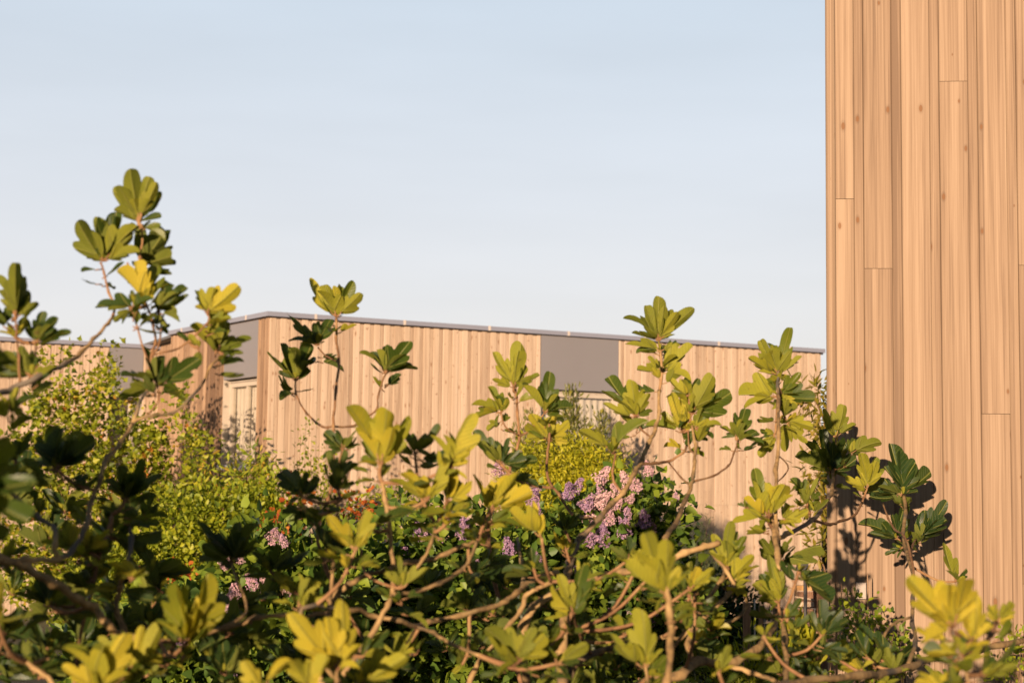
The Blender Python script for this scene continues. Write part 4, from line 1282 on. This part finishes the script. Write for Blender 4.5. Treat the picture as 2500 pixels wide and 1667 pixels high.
B('L', 'r1', 3.7, 3.7, 18, 12, "905,1200 950,1130 965,1010 940,930")
B('L', 'r1', 3.7, 3.7, 14, 10, "880,1250 850,1130 805,970")
B('L', 'r1', 3.7, 3.75, 16, 10, "810,740 830,640 850,520 850,420")
B('L', 'r1', 3.7, 3.75, 14, 10, "925,1190 1000,1170 1090,1140 1240,1000 1235,940")
B('L', 'r1', 3.4, 3.5, 24, 14, "230,1320 215,1220 215,1120")
B('L', 'r1', 3.4, 3.45, 22, 14, "130,1370 110,1200 100,1080 95,970")
B('L', 'r2', 3.5, 3.7, 30, 18, "960,1320 1180,1290 1440,1180 1470,1090 1420,960 1385,850")
B('L', 'r4', 3.5, 3.7, 40, 34, "-160,1290 0,1235 160,1180 300,1160 420,1170 560,1150", True)
# ---- right tree: limbs
B('R', 'r4', 3.6, 4.2, 34, 46, "730,1130 860,1165 1000,1190 1120,1230 1180,1205 1380,1160 1568,1110 1650,1080 1720,1030 1780,980 1840,940 1960,910", False)
B('R', 'r4', 3.6, 3.7, 42, 34, "870,1240 950,1100 970,1020 980,900 960,650 935,480 915,370")
B('R', 'r4', 3.65, 3.8, 32, 24, "975,1000 1080,920 1160,830 1200,740 1235,620")
B('R', 'r4', 3.65, 3.9, 38, 28, "970,1040 1120,1020 1260,970 1380,900 1440,820 1485,720")
B('R', 'r4', 3.65, 3.7, 24, 18, "960,1005 850,940 800,880 785,760")
B('R', 'r4', 3.7, 4.0, 44, 36, "590,1230 590,1150 640,1040 720,980 830,920 980,880 1060,850 1200,830 1300,790 1400,750 1490,710", False)
B('R', 'r4', 3.7, 3.7, 34, 20, "595,1140 612,1000 620,850 605,780 640,600 650,480")
B('R', 'r4', 3.6, 3.4, 32, 26, "1120,1230 1220,1270 1340,1340 1490,1400")
B('R', 'r4', 3.6, 3.55, 20, 12, "1120,1235 1090,1280 1060,1330")
B('R', 'r6', 4.1, 4.0, 40, 36, "330,1250 420,1140 450,1050 520,1000 600,960", True)
B('R', 'r6', 4.1, 4.4, 36, 18, "425,1000 435,940 420,830 410,760 400,700")
# trunk of the middle crown
B('R', 'r6', 4.2, 5.0, 62, 26, "690,1000 700,900 720,850 740,780 790,680 900,580 960,500 1030,430 1100,310 1140,240 1190,130 1230,30 1245,-60 1250,-180")
B('R', 'r6', 4.6, 4.9, 24, 18, "900,582 800,578 720,550 650,440 590,360 575,250 590,120 590,0")
B('R', 'r6', 4.8, 5.0, 26, 18, "1140,250 1220,255 1310,240 1390,190 1412,150")
B('R', 'r5', 5.0, 5.0, 18, 12, "1190,950 1140,900 1110,830")
B('R', 'r6', 4.6, 4.6, 20, 14, "1010,420 980,370 970,300 985,200 970,60")
B('R', 'r5', 4.9, 5.0, 26, 18, "350,1150 395,1030 410,940 400,800 395,700 380,640")
B('R', 'r5', 4.9, 4.9, 16, 12, "400,940 470,910 540,830 570,800")
B('R', 'r5', 4.9, 4.9, 14, 10, "400,930 330,890 300,800")
B('R', 'r6', 4.3, 4.4, 54, 50, "780,970 900,930 1010,910 1250,860 1400,790 1520,750 1600,730")
B('R', 'r6', 4.5, 5.0, 46, 24, "1280,850 1290,700 1340,620 1400,480 1440,390 1450,330 1460,240 1465,150 1440,20", True)
B('R', 'r7', 5.0, 5.1, 18, 13, "75,1165 200,1130 290,1070 320,1000 350,920")
B('R', 'r6', 5.0, 4.9, 16, 12, "1445,390 1380,340 1310,255")
B('R', 'r7', 5.0, 5.0, 16, 12, "90,1010 55,960 50,860")
# small left-of-centre branch system
B('R', 'r3', 4.2, 4.6, 24, 22, "610,1360 625,1200 620,980 640,760 655,590 640,450 640,340", True)
B('R', 'r3', 4.6, 4.6, 14, 12, "650,590 590,570 530,510")
B('R', 'r3', 4.6, 4.6, 20, 13, "620,1000 560,985 460,900 400,790 395,700")
B('R', 'r3', 4.6, 4.6, 20, 13, "630,1005 740,980 820,930 880,880 890,800 925,690 950,650")
# right part
B('R', 'r8', 4.0, 4.9, 85, 40, "-330,1660 -200,1560 0,1520 100,1440 230,1450 340,1430 450,1370 520,1290 560,1220 575,1130 590,850 570,700 545,600 540,500", False)
B('R', 'r7', 4.9, 5.4, 40, 24, "590,1620 580,1500 572,1250 575,1100 590,900 590,700 585,600 590,500")
B('R', 'r7', 5.3, 5.3, 12, 9, "600,1000 645,1070 630,1120 580,1170")
B('R', 'r8', 4.2, 4.5, 48, 30, "60,1440 50,1330 110,1180 160,1080 250,950 270,880")
B('R', 'r8', 4.3, 4.4, 40, 26, "75,1240 200,1120 290,1040 320,980 280,900 200,800")
B('R', 'r8', 4.4, 4.4, 28, 18, "130,1215 280,1210 370,1150 400,1080 350,980")
B('R', 'r8', 4.2, 4.3, 44, 26, "-350,1340 -200,1310 -100,1290 0,1300 60,1240", True)
B('R', 'r8', 4.0, 4.5, 50, 40, "640,1640 640,1500 630,1300 605,1130", False)
B('R', 'r8', 4.1, 4.2, 40, 30, "300,1490 420,1500 560,1550 680,1590", True)
B('R', 'r7', 5.2, 6.5, 44, 26, "580,1510 640,1480 790,1400 870,1300 910,1220 915,1100")
B('R', 'r7', 5.6, 6.35, 26, 18, "790,1400 900,1420 960,1400 1040,1370 1090,1290")
B('R', 'r7', 5.5, 5.6, 22, 14, "790,1400 770,1340 760,1270")
B('R', 'r9', 3.6, 5.6, 60, 48, "-560,1620 -300,1560 0,1520 120,1515 300,1470 370,1430 480,1420 560,1415 800,1350 960,1320", False)
B('R', 'r9', 4.6, 6.5, 32, 28, "280,1470 320,1330 300,1230 300,1100 310,990 290,900 262,800 245,700 262,600 250,490")
B('R', 'r9', 6.0, 6.5, 20, 14, "305,980 290,830 250,720 200,690 160,620 130,540")
B('R', 'r9', 6.0, 6.5, 18, 14, "270,880 300,780 320,740")
B('R', 'r9', 4.6, 4.8, 26, 20, "60,1400 130,1300 200,1220 290,1190", True)
B('R', 'r6', 3.3, 3.2, 62, 48, "1300,1700 1300,1568 1320,1350 1310,1150 1290,1000", False)
B('R', 'r6', 3.6, 3.7, 24, 16, "800,1400 790,1310 750,1220 730,1140", True)
B('R', 'r6', 3.4, 3.5, 30, 22, "1180,1640 1180,1560 1165,1470", True)
B('R', 'r4', 2.9, 2.95, 34, 26, "620,1660 640,1568 640,1490", False)
B('R', 'r9', 2.95, 3.0, 30, 22, "640,1660 600,1480 560,1380 525,1260", False)

# ---- leaf rosettes, left tree
Cl = cluster
Cl('L', 'r1', 3.75, (835, 395), "768,80,-a 862,135,-a 702,190,-c 690,325,- 950,165,-c 975,225,+ 965,365,+d 800,250,-w 880,250,-")
Cl('L', 'r1', 3.75, (615, 630), "455,390,-cw 570,375,- 690,365,+aw 820,400,- 835,560,- 520,600,- 760,600,-c", .35)
Cl('L', 'r1', 3.8, (850, 655), "890,470,+d 1010,455,-a 1085,520,+ 1048,600,- 1050,670,+ 860,500,- 950,560,+w", .1)
Cl('L', 'r1', 3.7, (870, 870), "868,700,-c 930,655,+ 715,690,- 770,650,-d 1010,755,+ 930,840,-d", .8)
Cl('L', 'r1', 3.65, (800, 905), "588,910,+c 680,985,-c 790,810,+aw 735,1010,+d 840,990,-d 640,930,-", .3)
Cl('L', 'r1', 3.7, (940, 930), "1000,1010,- 1085,985,-c 940,980,-d 1030,760,+ 1122,770,+c 1130,900,+ 870,1000,-d", .3)
Cl('L', 'r1', 3.75, (1238, 938), "1425,800,-c 1290,785,-a 1170,800,+c 1335,930,+ 1165,895,-", .7)
Cl('L', 'r1', 3.8, (1290, 1170), "1400,935,-c 1255,940,-a 1150,1000,- 1500,1090,+c 1450,1190,+c 1330,1000,+ 1370,1140,+ 1290,1080,-w", .55)
Cl('L', 'r1', 3.75, (1190, 1150), "1055,1090,+aw 1120,1080,-d 1170,1270,+c", .4)
Cl('L', 'r1', 3.7, (935, 1375), "855,1120,+c 722,1275,-cw 718,1450,-c 960,1190,+w 1065,1380,+ 860,1290,-w 1185,1215,+c 1010,1260,+w 980,1350,-d", .3)
Cl('L', 'r1', 3.5, (92, 965), "85,635,-c 0,700,+ 145,675,+c 195,870,+c 10,800,-w 215,895,- -20,960,+ 120,820,+w", .4)
Cl('L', 'r1', 3.5, (215, 1115), "232,945,+c 330,945,+c 415,1040,+c 140,1010,+c 275,1140,+ 290,1060,+w", .2)
Cl('L', 'r1', 3.5, (100, 1090), "-10,1040,-c 50,1010,-c 165,990,-d", .7)
Cl('L', 'r1', 3.4, (190, 1320), "0,1185,- 150,1200,-w -10,1350,+ 60,1270,+w 210,1200,+", .3)
Cl('L', 'r1', 3.3, (60, 1500), "205,1430,+ 110,1400,- -20,1430,-c 150,1560,- 60,1620,+", .45)
Cl('L', 'r2', 3.4, (335, 290), "195,140,+c 325,35,+c 430,90,+c 590,125,+c 540,240,+ 190,250,+ 380,180,+w", .08)
Cl('L', 'r2', 3.35, (95, 240), "-10,130,+c 180,90,+c -10,270,+ 250,345,+c 110,110,+d", .15)
Cl('L', 'r2', 3.5, (745, 480), "700,260,+c 865,255,+c 990,330,+c 930,490,+ 640,390,+ 790,330,+w 640,330,+", .1)
Cl('L', 'r2', 3.5, (690, 710), "390,560,+cw 520,710,+ 610,590,+ 790,600,+ 960,650,+c 770,770,+ 400,700,+ 880,760,+", .08)
Cl('L', 'r2', 3.35, (235, 570), "185,460,+c 275,465,+ 150,560,+", .1)
Cl('L', 'r2', 3.4, (570, 860), "440,850,+c 670,880,+ 500,970,+ 560,760,+", .08)
Cl('L', 'r2', 3.35, (700, 990), "890,890,+c 870,1110,+ 690,870,+ 800,820,+", .08)
Cl('L', 'r2', 3.2, (20, 830), "85,725,- 190,790,+ -20,730,+ 60,930,+ 120,870,+", .3)
Cl('L', 'r2', 3.3, (300, 1110), "195,930,+c 335,1080,+ 260,1170,+ 90,1040,+c 210,1060,+w", .08)
Cl('L', 'r2', 2.9, (-20, 1200), "60,980,-c 105,1230,-c 40,1130,-", .8)
Cl('L', 'r2', 2.9, (600, 1600), "430,1310,-aw 700,1290,-c 770,1490,-w 370,1480,-c 560,1340,-", .85)
Cl('L', 'r2', 3.1, (770, 1500), "640,1300,-d 730,1300,-d 850,1270,-c 930,1390,-c 780,1380,-d 980,1290,-d", .7)
Cl('L', 'r2', 3.1, (1120, 1330), "1010,1000,-c 950,1190,-c 1090,1080,- 1150,950,-cw 1250,935,-c 1285,1090,-c 1190,1150,-w", .7)
Cl('L', 'r2', 3.7, (1385, 850), "1165,690,+c 1260,640,+ 1425,605,+c 1535,615,+c 1545,745,+ 1185,830,+ 1300,870,+c 1340,720,+w", .08)
Cl('L', 'r2', 3.2, (270, 1420), "200,1290,+ 330,1330,+c 380,1420,+ 160,1400,+ 50,1490,+", .1)
# ---- leaf rosettes, right tree
Cl('R', 'r3', 4.6, (640, 330), "465,125,-c 555,150,-aw 632,145,-c 665,150,+d 725,138,+d 785,200,-c 815,240,+d 700,240,-w", .65)
Cl('R', 'r3', 4.6, (530, 495), "340,355,+c 365,430,+c 605,335,+aw 425,480,-c 570,475,+ 480,380,+", .25)
Cl('R', 'r3', 4.6, (395, 705), "222,580,+c 270,515,+c 310,640,-d 395,505,-c 500,510,+ 295,690,+c 485,655,+ 430,590,-", .3)
Cl('R', 'r3', 4.6, (930, 660), "802,515,+c 870,520,-d 930,497,+d 1072,487,+c 1032,540,-d 838,640,+ 1130,620,+c 990,600,+w 1055,655,+", .3)
Cl('R', 'r3', 4.1, (680, 1120), "555,1010,+c 655,1000,- 735,985,- 780,1080,+ 595,1080,+ 545,1150,+", .25)
Cl('R', 'r3', 3.7, (905, 1210), "735,850,-cw 950,845,-cw 870,1010,- 990,1000,-d 1085,1000,+c 768,1190,-d 985,1130,-d 850,1080,-w", .75)
Cl('R', 'r3', 3.9, (1110, 1140), "1215,1040,-c 1070,1080,- 1275,1050,+cw 1245,1180,+ 1015,1000,+c 1010,1160,+ 1150,1230,+", .35)
Cl('R', 'r3', 3.7, (1330, 1220), "1365,915,-cw 1225,1020,-c 1435,1110,- 1310,1030,-w 1410,1300,- 1420,1210,-c 1270,1150,-", .75)
Cl('R', 'r3', 3.8, (650, 1360), "535,1150,+c 640,1120,+c 730,1195,+c 525,1240,+ 745,1330,+ 625,1220,+w", .08)
Cl('R', 'r3', 3.7, (440, 1405), "298,1230,+cw 450,1270,+c 545,1300,+c 320,1470,+c 560,1420,+", .06)
Cl('R', 'r4', 3.5, (755, 770), "595,590,-c 775,525,-cw 845,690,-c 690,700,- 630,640,-", .75)
Cl('R', 'r4', 3.6, (850, 640), "1110,490,+dw 960,560,+d", .55)
Cl('R', 'r4', 3.7, (1190, 470), "975,320,-c 1060,290,-c 1215,330,- 1250,205,-c 1140,430,- 1100,440,-", .75)
Cl('R', 'r4', 3.75, (1300, 480), "1265,320,-c 1330,225,-c 1405,310,-c 1455,380,-c 1300,360,-", .75)
Cl('R', 'r4', 3.75, (1300, 560), "1455,475,+c 1375,670,+cw 1255,620,+ 1240,530,+ 1360,560,+", .45)
Cl('R', 'r4', 3.7, (600, 800), "530,640,+ 710,640,+ 850,700,+c 480,600,+c 560,770,+ 690,760,+w", .06)
Cl('R', 'r4', 3.6, (440, 520), "310,560,+c 510,570,+ 390,620,+ 540,610,+c", .05)
Cl('R', 'r4', 3.8, (245, 900), "155,780,+c 325,755,+c 210,840,+ 440,900,+c 350,960,+ 480,850,+", .1)
Cl('R', 'r4', 2.95, (640, 1500), "388,1195,-c 590,1150,-c 505,1340,- 722,1120,-cw 785,1290,-c 785,1440,-w 640,1250,-w 680,1330,-w", .85)
Cl('R', 'r4', 2.9, (200, 1610), "362,1380,-d 125,1440,-c 180,1540,-", .75)
Cl('R', 'r4', 2.9, (490, 1620), "365,1400,-cw 455,1430,- 600,1420,-c", .8)
Cl('R', 'r4', 3.1, (780, 1580), "910,1420,-c 1045,1425,-cw 840,1450,-d 690,1510,-", .65)
Cl('R', 'r4', 3.4, (800, 1410), "895,1240,+cw 820,1300,+", .12)
Cl('R', 'r6', 3.9, (235, 530), "135,325,-cw 330,310,-c 185,480,- 490,440,-cw 300,400,- 410,330,-d", .75)
Cl('R', 'r6', 3.9, (545, 700), "325,555,-Aw 460,500,-w 560,620,-d", .75)
Cl('R', 'r6', 4.0, (220, 640), "165,620,-d 265,600,-c 335,560,-d 250,690,-d", .85)
Cl('R', 'r6', 3.7, (730, 1150), "600,990,-cw 575,1200,-c 640,940,-c 855,975,+c 760,880,+c 830,1110,+c 700,1000,-", .6)
Cl('R', 'r6', 3.2, (1290, 1030), "1085,760,-cw 1150,650,-c 1030,930,-cw 1300,705,-cw 1445,920,-c 1380,830,- 1215,1140,-w 1260,820,-w", .75)
Cl('R', 'r6', 3.5, (1165, 1480), "945,1330,-c 1110,1320,-d 1280,1385,-c 1180,1175,-c 1055,1330,-d 1190,1400,-d", .55)
Cl('R', 'r6', 3.9, (1400, 1260), "1325,1200,+cw 1450,1180,+c 1360,1115,-d", .12)
Cl('R', 'r6', 3.4, (410, 1440), "235,1230,-cw 305,1250,-c 445,1255,-c 400,1300,- 555,1285,-c 330,1400,+ 480,1400,+ 190,1385,-c 275,1485,-c", .5)
Cl('R', 'r6', 3.4, (640, 1450), "595,1360,-c 720,1345,-d 770,1440,+ 660,1500,+ 800,1320,-d 580,1500,+ 700,1560,+", .3)
Cl('R', 'r6', 4.0, (1065, 830), "1050,685,+cw 985,800,+c 955,785,-c", .12)
Cl('R', 'r6', 4.4, (690, 665), "585,590,+c 750,555,+c 640,560,+c", .06)
Cl('R', 'r6', 4.3, (690, 770), "618,695,-c 735,720,-c 680,680,-d 650,720,-d", .95)
Cl('R', 'r6', 4.0, (130, 920), "10,880,+ 310,870,+c 200,970,+ 90,1010,+c 220,880,+w", .05)
Cl('R', 'r6', 4.0, (500, 890), "430,790,+c 570,850,+c 480,760,+c 300,900,+", .08)
Cl('R', 'r5', 5.1, (1245, 370), "1068,190,+c 1148,170,-d 1232,115,-c 1275,178,-d 1355,205,-c 1445,180,-d 1078,330,+c 1210,225,+aw 1335,330,-c 1120,335,+ 1290,280,-w", .45)
Cl('R', 'r5', 5.0, (1255, 430), "1045,400,-c 1140,470,+ 1372,390,-c 1190,400,-d", .55)
Cl('R', 'r5', 5.0, (1260, 560), "1120,555,-cw 1200,470,-c 1290,480,+ 1472,420,-c 1440,570,-c 1335,470,+ 1230,560,+d", .6)
Cl('R', 'r5', 4.95, (380, 650), "238,445,-c 440,405,-d 375,440,-d 245,600,-c 345,520,-w 525,590,+c 430,550,+ 290,500,-w 450,640,+d", .65)
Cl('R', 'r5', 4.9, (305, 800), "135,735,-c 142,835,-cw 215,665,+c 270,870,- 275,700,+ 345,715,-d", .65)
Cl('R', 'r5', 4.9, (565, 800), "592,585,+c 540,635,+c 735,745,+cw 700,860,+c 620,700,+ 640,690,- 430,650,-d", .55)
Cl('R', 'r5', 4.9, (592, 965), "495,810,-cw 620,825,- 705,860,-c 690,970,- 440,870,-c 560,850,-w", .75)
Cl('R', 'r5', 4.6, (300, 1110), "135,930,+c 250,955,-c 365,955,+c 200,1060,+ 180,1000,- 440,1120,+ 520,1090,+c", .3)
Cl('R', 'r5', 5.0, (1110, 830), "925,595,+c 1000,700,+ 1090,605,-c 1180,690,-c 1205,780,+c 945,795,-c 1030,725,-w 915,685,+c", .55)
Cl('R', 'r5', 4.5, (970, 1040), "785,900,-cw 1105,815,-cw 960,950,-c", .7)
Cl('R', 'r5', 5.0, (1395, 920), "1268,745,-w 1165,865,+c 1290,835,+c 1330,695,-c 1445,740,-w 1380,800,-w", .85)
Cl('R', 'r5', 5.0, (1430, 700), "1300,640,-c 1290,690,-d 1400,590,-c 1470,600,+d", .6)
Cl('R', 'r7', 5.0, (70, 760), "195,558,-c 120,625,- 310,650,+cw 215,615,+c 30,560,+c 0,680,- 80,640,-w 200,745,+", .5)
Cl('R', 'r7', 5.0, (100, 850), "205,900,+c 45,945,+cw 195,770,+w 130,720,-w 0,830,- 240,790,-", .5)
Cl('R', 'r7', 5.1, (345, 890), "235,845,-w 330,825,-c 390,735,+c 290,780,+c 250,915,+ 460,905,+c 500,940,+", .4)
Cl('R', 'r7', 5.4, (592, 530), "632,288,+c 475,325,-c 560,325,+c 403,430,-c 490,400,-w 545,365,-d 745,430,-c 690,420,+c 645,540,-w 480,520,- 590,420,-w 520,560,+", .6)
Cl('R', 'r7', 5.35, (590, 650), "350,640,-cw 480,575,+c 385,710,-c 560,735,-d 640,660,-c 712,545,+c 775,690,+c 740,625,+ 690,720,- 480,690,-w", .6)
Cl('R', 'r7', 5.3, (635, 800), "795,835,-c 700,755,-cw 630,960,-w 745,945,-c 720,850,-w", .65)
Cl('R', 'r7', 5.3, (570, 880), "475,860,+c 400,910,+d 500,1010,-c 520,850,-c 540,960,-", .6)
Cl('R', 'r7', 4.8, (530, 1375), "430,1105,+c 395,1190,-cw 375,1290,-c 480,1180,-w 560,1170,-c 665,1230,-c 325,1430,-c 490,1450,- 640,1170,-d", .75)
Cl('R', 'r7', 4.8, (400, 1320), "342,1310,+c 380,1280,+d", .3)
Cl('R', 'r7', 5.5, (765, 1270), "668,1125,+c 730,1175,+c 785,1185,-d 695,1235,+c 835,1230,+c 790,1340,-c 850,1170,-d", .5)
Cl('R', 'r7', 4.9, (620, 1400), "770,1345,-cw 690,1440,- 640,1300,-c 660,1480,-", .6)
Cl('R', 'r7', 6.5, (905, 1110), "765,905,-c 835,860,+w 870,900,+w 680,1045,-cw 800,1100,-c 1035,1070,+cw 990,960,+w 910,1140,+ 850,1140,+ 960,1120,+ 940,1010,+w 1020,1150,+c", .15)
Cl('R', 'r7', 6.55, (930, 900), "895,745,-c 1000,715,-cw 1055,805,-c 950,840,+w 870,850,+ 840,800,+", .35)
Cl('R', 'r7', 6.5, (1010, 1000), "1110,940,-c 1205,900,-cw 1050,900,+w 1090,1010,+ 1040,940,+", .4)
Cl('R', 'r7', 6.4, (1120, 1205), "1095,990,-c 1175,1040,-c 1012,1185,-c 1080,1110,-w 1150,1130,+", .7)
Cl('R', 'r8', 4.4, (275, 885), "180,770,-c 260,635,-c 330,650,+c 400,695,+c 335,770,-w 370,840,-c 220,700,-w 300,720,-w", .55)
Cl('R', 'r8', 4.4, (310, 960), "425,960,-c 400,890,-cw 475,850,-c 440,790,-c 405,1050,-c 330,960,-", .6)
Cl('R', 'r8', 4.9, (605, 840), "470,700,-c 560,770,-c 705,830,+c 620,690,+cw 690,770,+c 815,690,+c 480,790,-", .35)
Cl('R', 'r8', 4.4, (590, 1090), "440,975,-cw 530,810,-cw 640,900,- 470,1040,-w 540,1130,- 560,930,-w 480,920,+", .5)
Cl('R', 'r8', 4.4, (710, 900), "870,1110,+cw 730,960,+ 640,870,+ 800,930,+c", .15)
Cl('R', 'r8', 4.4, (640, 1180), "720,1270,+cw 620,1260,-c 715,1090,+c 650,1320,-c 695,1310,-d 680,1200,+", .3)
Cl('R', 'r8', 4.2, (845, 1285), "755,1165,+cw 820,1075,+c 935,1135,+cw 1005,1200,+c 850,1200,+w", .12)
Cl('R', 'r8', 4.2, (970, 1440), "845,1365,+c 900,1420,+", .15)
Cl('R', 'r8', 3.4, (230, 1500), "285,1350,-c 250,1440,-d 190,1530,- 330,1480,-d", .55)
Cl('R', 'r8', 3.9, (50, 1010), "100,860,-c 195,895,-c 140,1000,- 20,900,-", .7)
Cl('R', 'r8', 4.2, (90, 1320), "145,1260,-c 50,1260,-d 100,1340,-d", .65)
Cl('R', 'r8', 3.9, (500, 1290), "400,1330,+ 560,1200,- 470,1250,- 590,1330,-c", .45)
# dark rosette against the wall and the near yellow one
Cl('R', 'r9', 6.5, (245, 490), "180,215,+c 240,250,+ 145,330,+c 300,320,+cw 415,365,+cw 335,465,+ 15,450,+c 110,440,-c 170,460,-c 290,530,- 65,540,+c 200,390,+w", .15)
Cl('R', 'r9', 6.5, (215, 740), "12,610,+cw 185,590,+c 230,560,+c 65,715,+c 120,660,+w", .15)
Cl('R', 'r9', 6.5, (240, 790), "150,835,+c 190,760,+ 220,850,+", .1)
Cl('R', 'r9', 6.5, (330, 740), "390,615,+c 495,640,+b 440,730,+c 340,645,+c 510,560,+c 460,690,+w", .08)
Cl('R', 'r9', 5.6, (550, 985), "465,790,-c 600,900,+c 500,910,-", .3)
Cl('R', 'r9', 3.0, (530, 1250), "280,985,-cw 250,1095,-c 365,1330,-cw 490,990,-w 612,940,-c 700,1120,-c 420,1130,-w 450,1240,-w", .95)
Cl('R', 'r9', 3.0, (640, 1330), "700,1110,-c 760,1240,-c 600,1180,-w 560,1290,-", .95)
Cl('R', 'r9', 3.3, (780, 1220), "765,1110,-c 875,1095,-c 885,1190,-c 720,1120,+c 830,1230,-", .65)
Cl('R', 'r9', 3.0, (580, 1420), "555,1280,-c 660,1290,+c 600,1400,-w 520,1330,-", .45)
Cl('R', 'r9', 3.0, (690, 1520), "915,1345,+cw 730,1330,+c 900,1470,-c 800,1420,+w", .4)
Cl('R', 'r9', 3.0, (490, 1620), "410,1500,-c 500,1510,-c 350,1560,- 640,1580,-c 570,1540,-", .75)
Cl('R', 'r9', 4.6, (170, 1450), "-10,1215,+cw 60,1330,+c 90,1480,+ 230,1390,+c 345,1350,+c 290,1480,+ 150,1360,+w", .08)
Cl('R', 'r9', 4.4, (40, 1420), "-80,1380,+ -40,1280,+c 20,1500,+", .08)

# ---- foliage deeper in the crowns, shade put into its dark tint: one mass per tree
Rf = random.Random(77)
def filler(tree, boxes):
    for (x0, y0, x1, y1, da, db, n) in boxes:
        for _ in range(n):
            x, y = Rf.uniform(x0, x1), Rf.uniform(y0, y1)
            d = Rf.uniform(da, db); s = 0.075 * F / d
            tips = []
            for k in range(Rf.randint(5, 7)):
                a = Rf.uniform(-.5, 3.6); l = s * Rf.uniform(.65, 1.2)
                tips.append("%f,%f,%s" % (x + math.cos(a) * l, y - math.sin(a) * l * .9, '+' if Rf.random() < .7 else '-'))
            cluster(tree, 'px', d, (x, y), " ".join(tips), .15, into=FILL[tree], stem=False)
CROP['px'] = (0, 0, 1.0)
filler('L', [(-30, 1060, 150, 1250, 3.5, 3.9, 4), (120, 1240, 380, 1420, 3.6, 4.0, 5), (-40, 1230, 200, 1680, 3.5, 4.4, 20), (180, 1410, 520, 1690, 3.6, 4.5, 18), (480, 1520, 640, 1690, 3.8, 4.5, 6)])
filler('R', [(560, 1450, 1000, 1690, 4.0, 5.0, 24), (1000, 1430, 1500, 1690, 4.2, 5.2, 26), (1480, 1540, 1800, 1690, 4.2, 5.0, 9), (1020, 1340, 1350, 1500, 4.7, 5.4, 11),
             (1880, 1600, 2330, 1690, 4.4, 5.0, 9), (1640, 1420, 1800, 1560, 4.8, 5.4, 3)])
for k_, boxes in (('L', [(0, 1300, 520, 1640, 3.2, 3.5, 9)]), ('R', [(560, 1420, 1000, 1640, 3.5, 3.9, 4), (1100, 1560, 1350, 1660, 3.6, 3.9, 3), (1350, 1380, 1800, 1640, 3.8, 4.3, 9), (2050, 1560, 2350, 1650, 4.0, 4.4, 2)])):
    for (x0, y0, x1, y1, da, db, n) in boxes:
        for q in range(n):
            x, y, d = Rf.uniform(x0, x1), Rf.uniform(y0, y1), Rf.uniform(da, db)
            s_ = 0.058 * F / d
            tips = []
            for q2 in range(Rf.randint(4, 6)):
                an = Rf.uniform(.1, 3.0); l = s_ * Rf.uniform(.6, 1.2)
                tips.append("%f,%f,%s" % (x + math.cos(an) * l, y - math.sin(an) * l, Rf.choice('+--')))
            cluster(k_, 'px', d, (x, y), " ".join(tips), Rf.uniform(.25, .8))
# unseen limbs and leaves added left of the frame to cast shade
B('L', 'px', 3.6, 4.6, 26, 14, "-40,1640 -160,1520 -330,1400 -560,1300 -820,1230", False)
B('L', 'px', 4.2, 5.0, 18, 10, "-330,1400 -420,1500 -620,1480 -900,1440")
B('L', 'px', 3.8, 2.4, 20, 12, "-160,1520 -300,1420 -450,1300 -620,1150")
filler('L', [(-1050, 1130, -130, 1800, 3.8, 5.4, 46)])
def shade(px, py, d, s):  # adds an unseen rosette up the sun ray to darken this spot
    p = at(px, py, d) + to_sun * s
    q = to_px(p)
    if q[0] > -90: return
    dd = p.y; sz_ = 0.10 * F / dd
    tips = []
    for k in range(8):
        a = Rf.uniform(0, 6.28); l = sz_ * Rf.uniform(.7, 1.15)
        tips.append("%f,%f,%s" % (q[0] + math.cos(a) * l, q[1] - math.sin(a) * l, '+' if Rf.random() < .5 else '-'))
    cluster('L', 'px', dd, q, " ".join(tips), .3, into=FILL['L'])
for (px, py, d) in ((137, 1125, 3.4), (60, 1110, 3.35), (305, 1200, 3.5), (285, 1190, 3.5), (282, 1300, 3.5), (230, 1270, 3.5), (96, 1240, 3.35), (230, 1370, 3.4), (285, 1420, 3.35), (122, 1460, 3.3),
                    (565, 1350, 3.7), (540, 1320, 3.7), (825, 1170, 3.8), (740, 1190, 3.7), (710, 1190, 3.7), (805, 1330, 3.7), (850, 1320, 3.7), (660, 1380, 3.8), (690, 1390, 3.8), (190, 1330, 3.5), (80, 1330, 3.5), (350, 1240, 3.5), (640, 1270, 3.7), (1150, 1400, 4.0), (1290, 1380, 4.0), (170, 1150, 3.5), (900, 1420, 3.9)):
    shade(px, py, d, 1.25); shade(px, py - 15, d, 1.6)
for k_ in 'LR':
    o = FILL[k_].build("foliage", [M_FIG, M_TWIG], TREES[k_]['root'], True)
    o["kind"] = "stuff"
    tb_ = TREES[k_]['base']
    m = MB(); m.tube([(tb_.x, tb_.y, -.02), (tb_.x + .02, tb_.y, .12), (tb_.x - .01, tb_.y, .35), (tb_.x, tb_.y, .62)], [.13, .10, .085, .07], 12)
    m.build("trunk", M_BARK, TREES[k_]['root'], True)
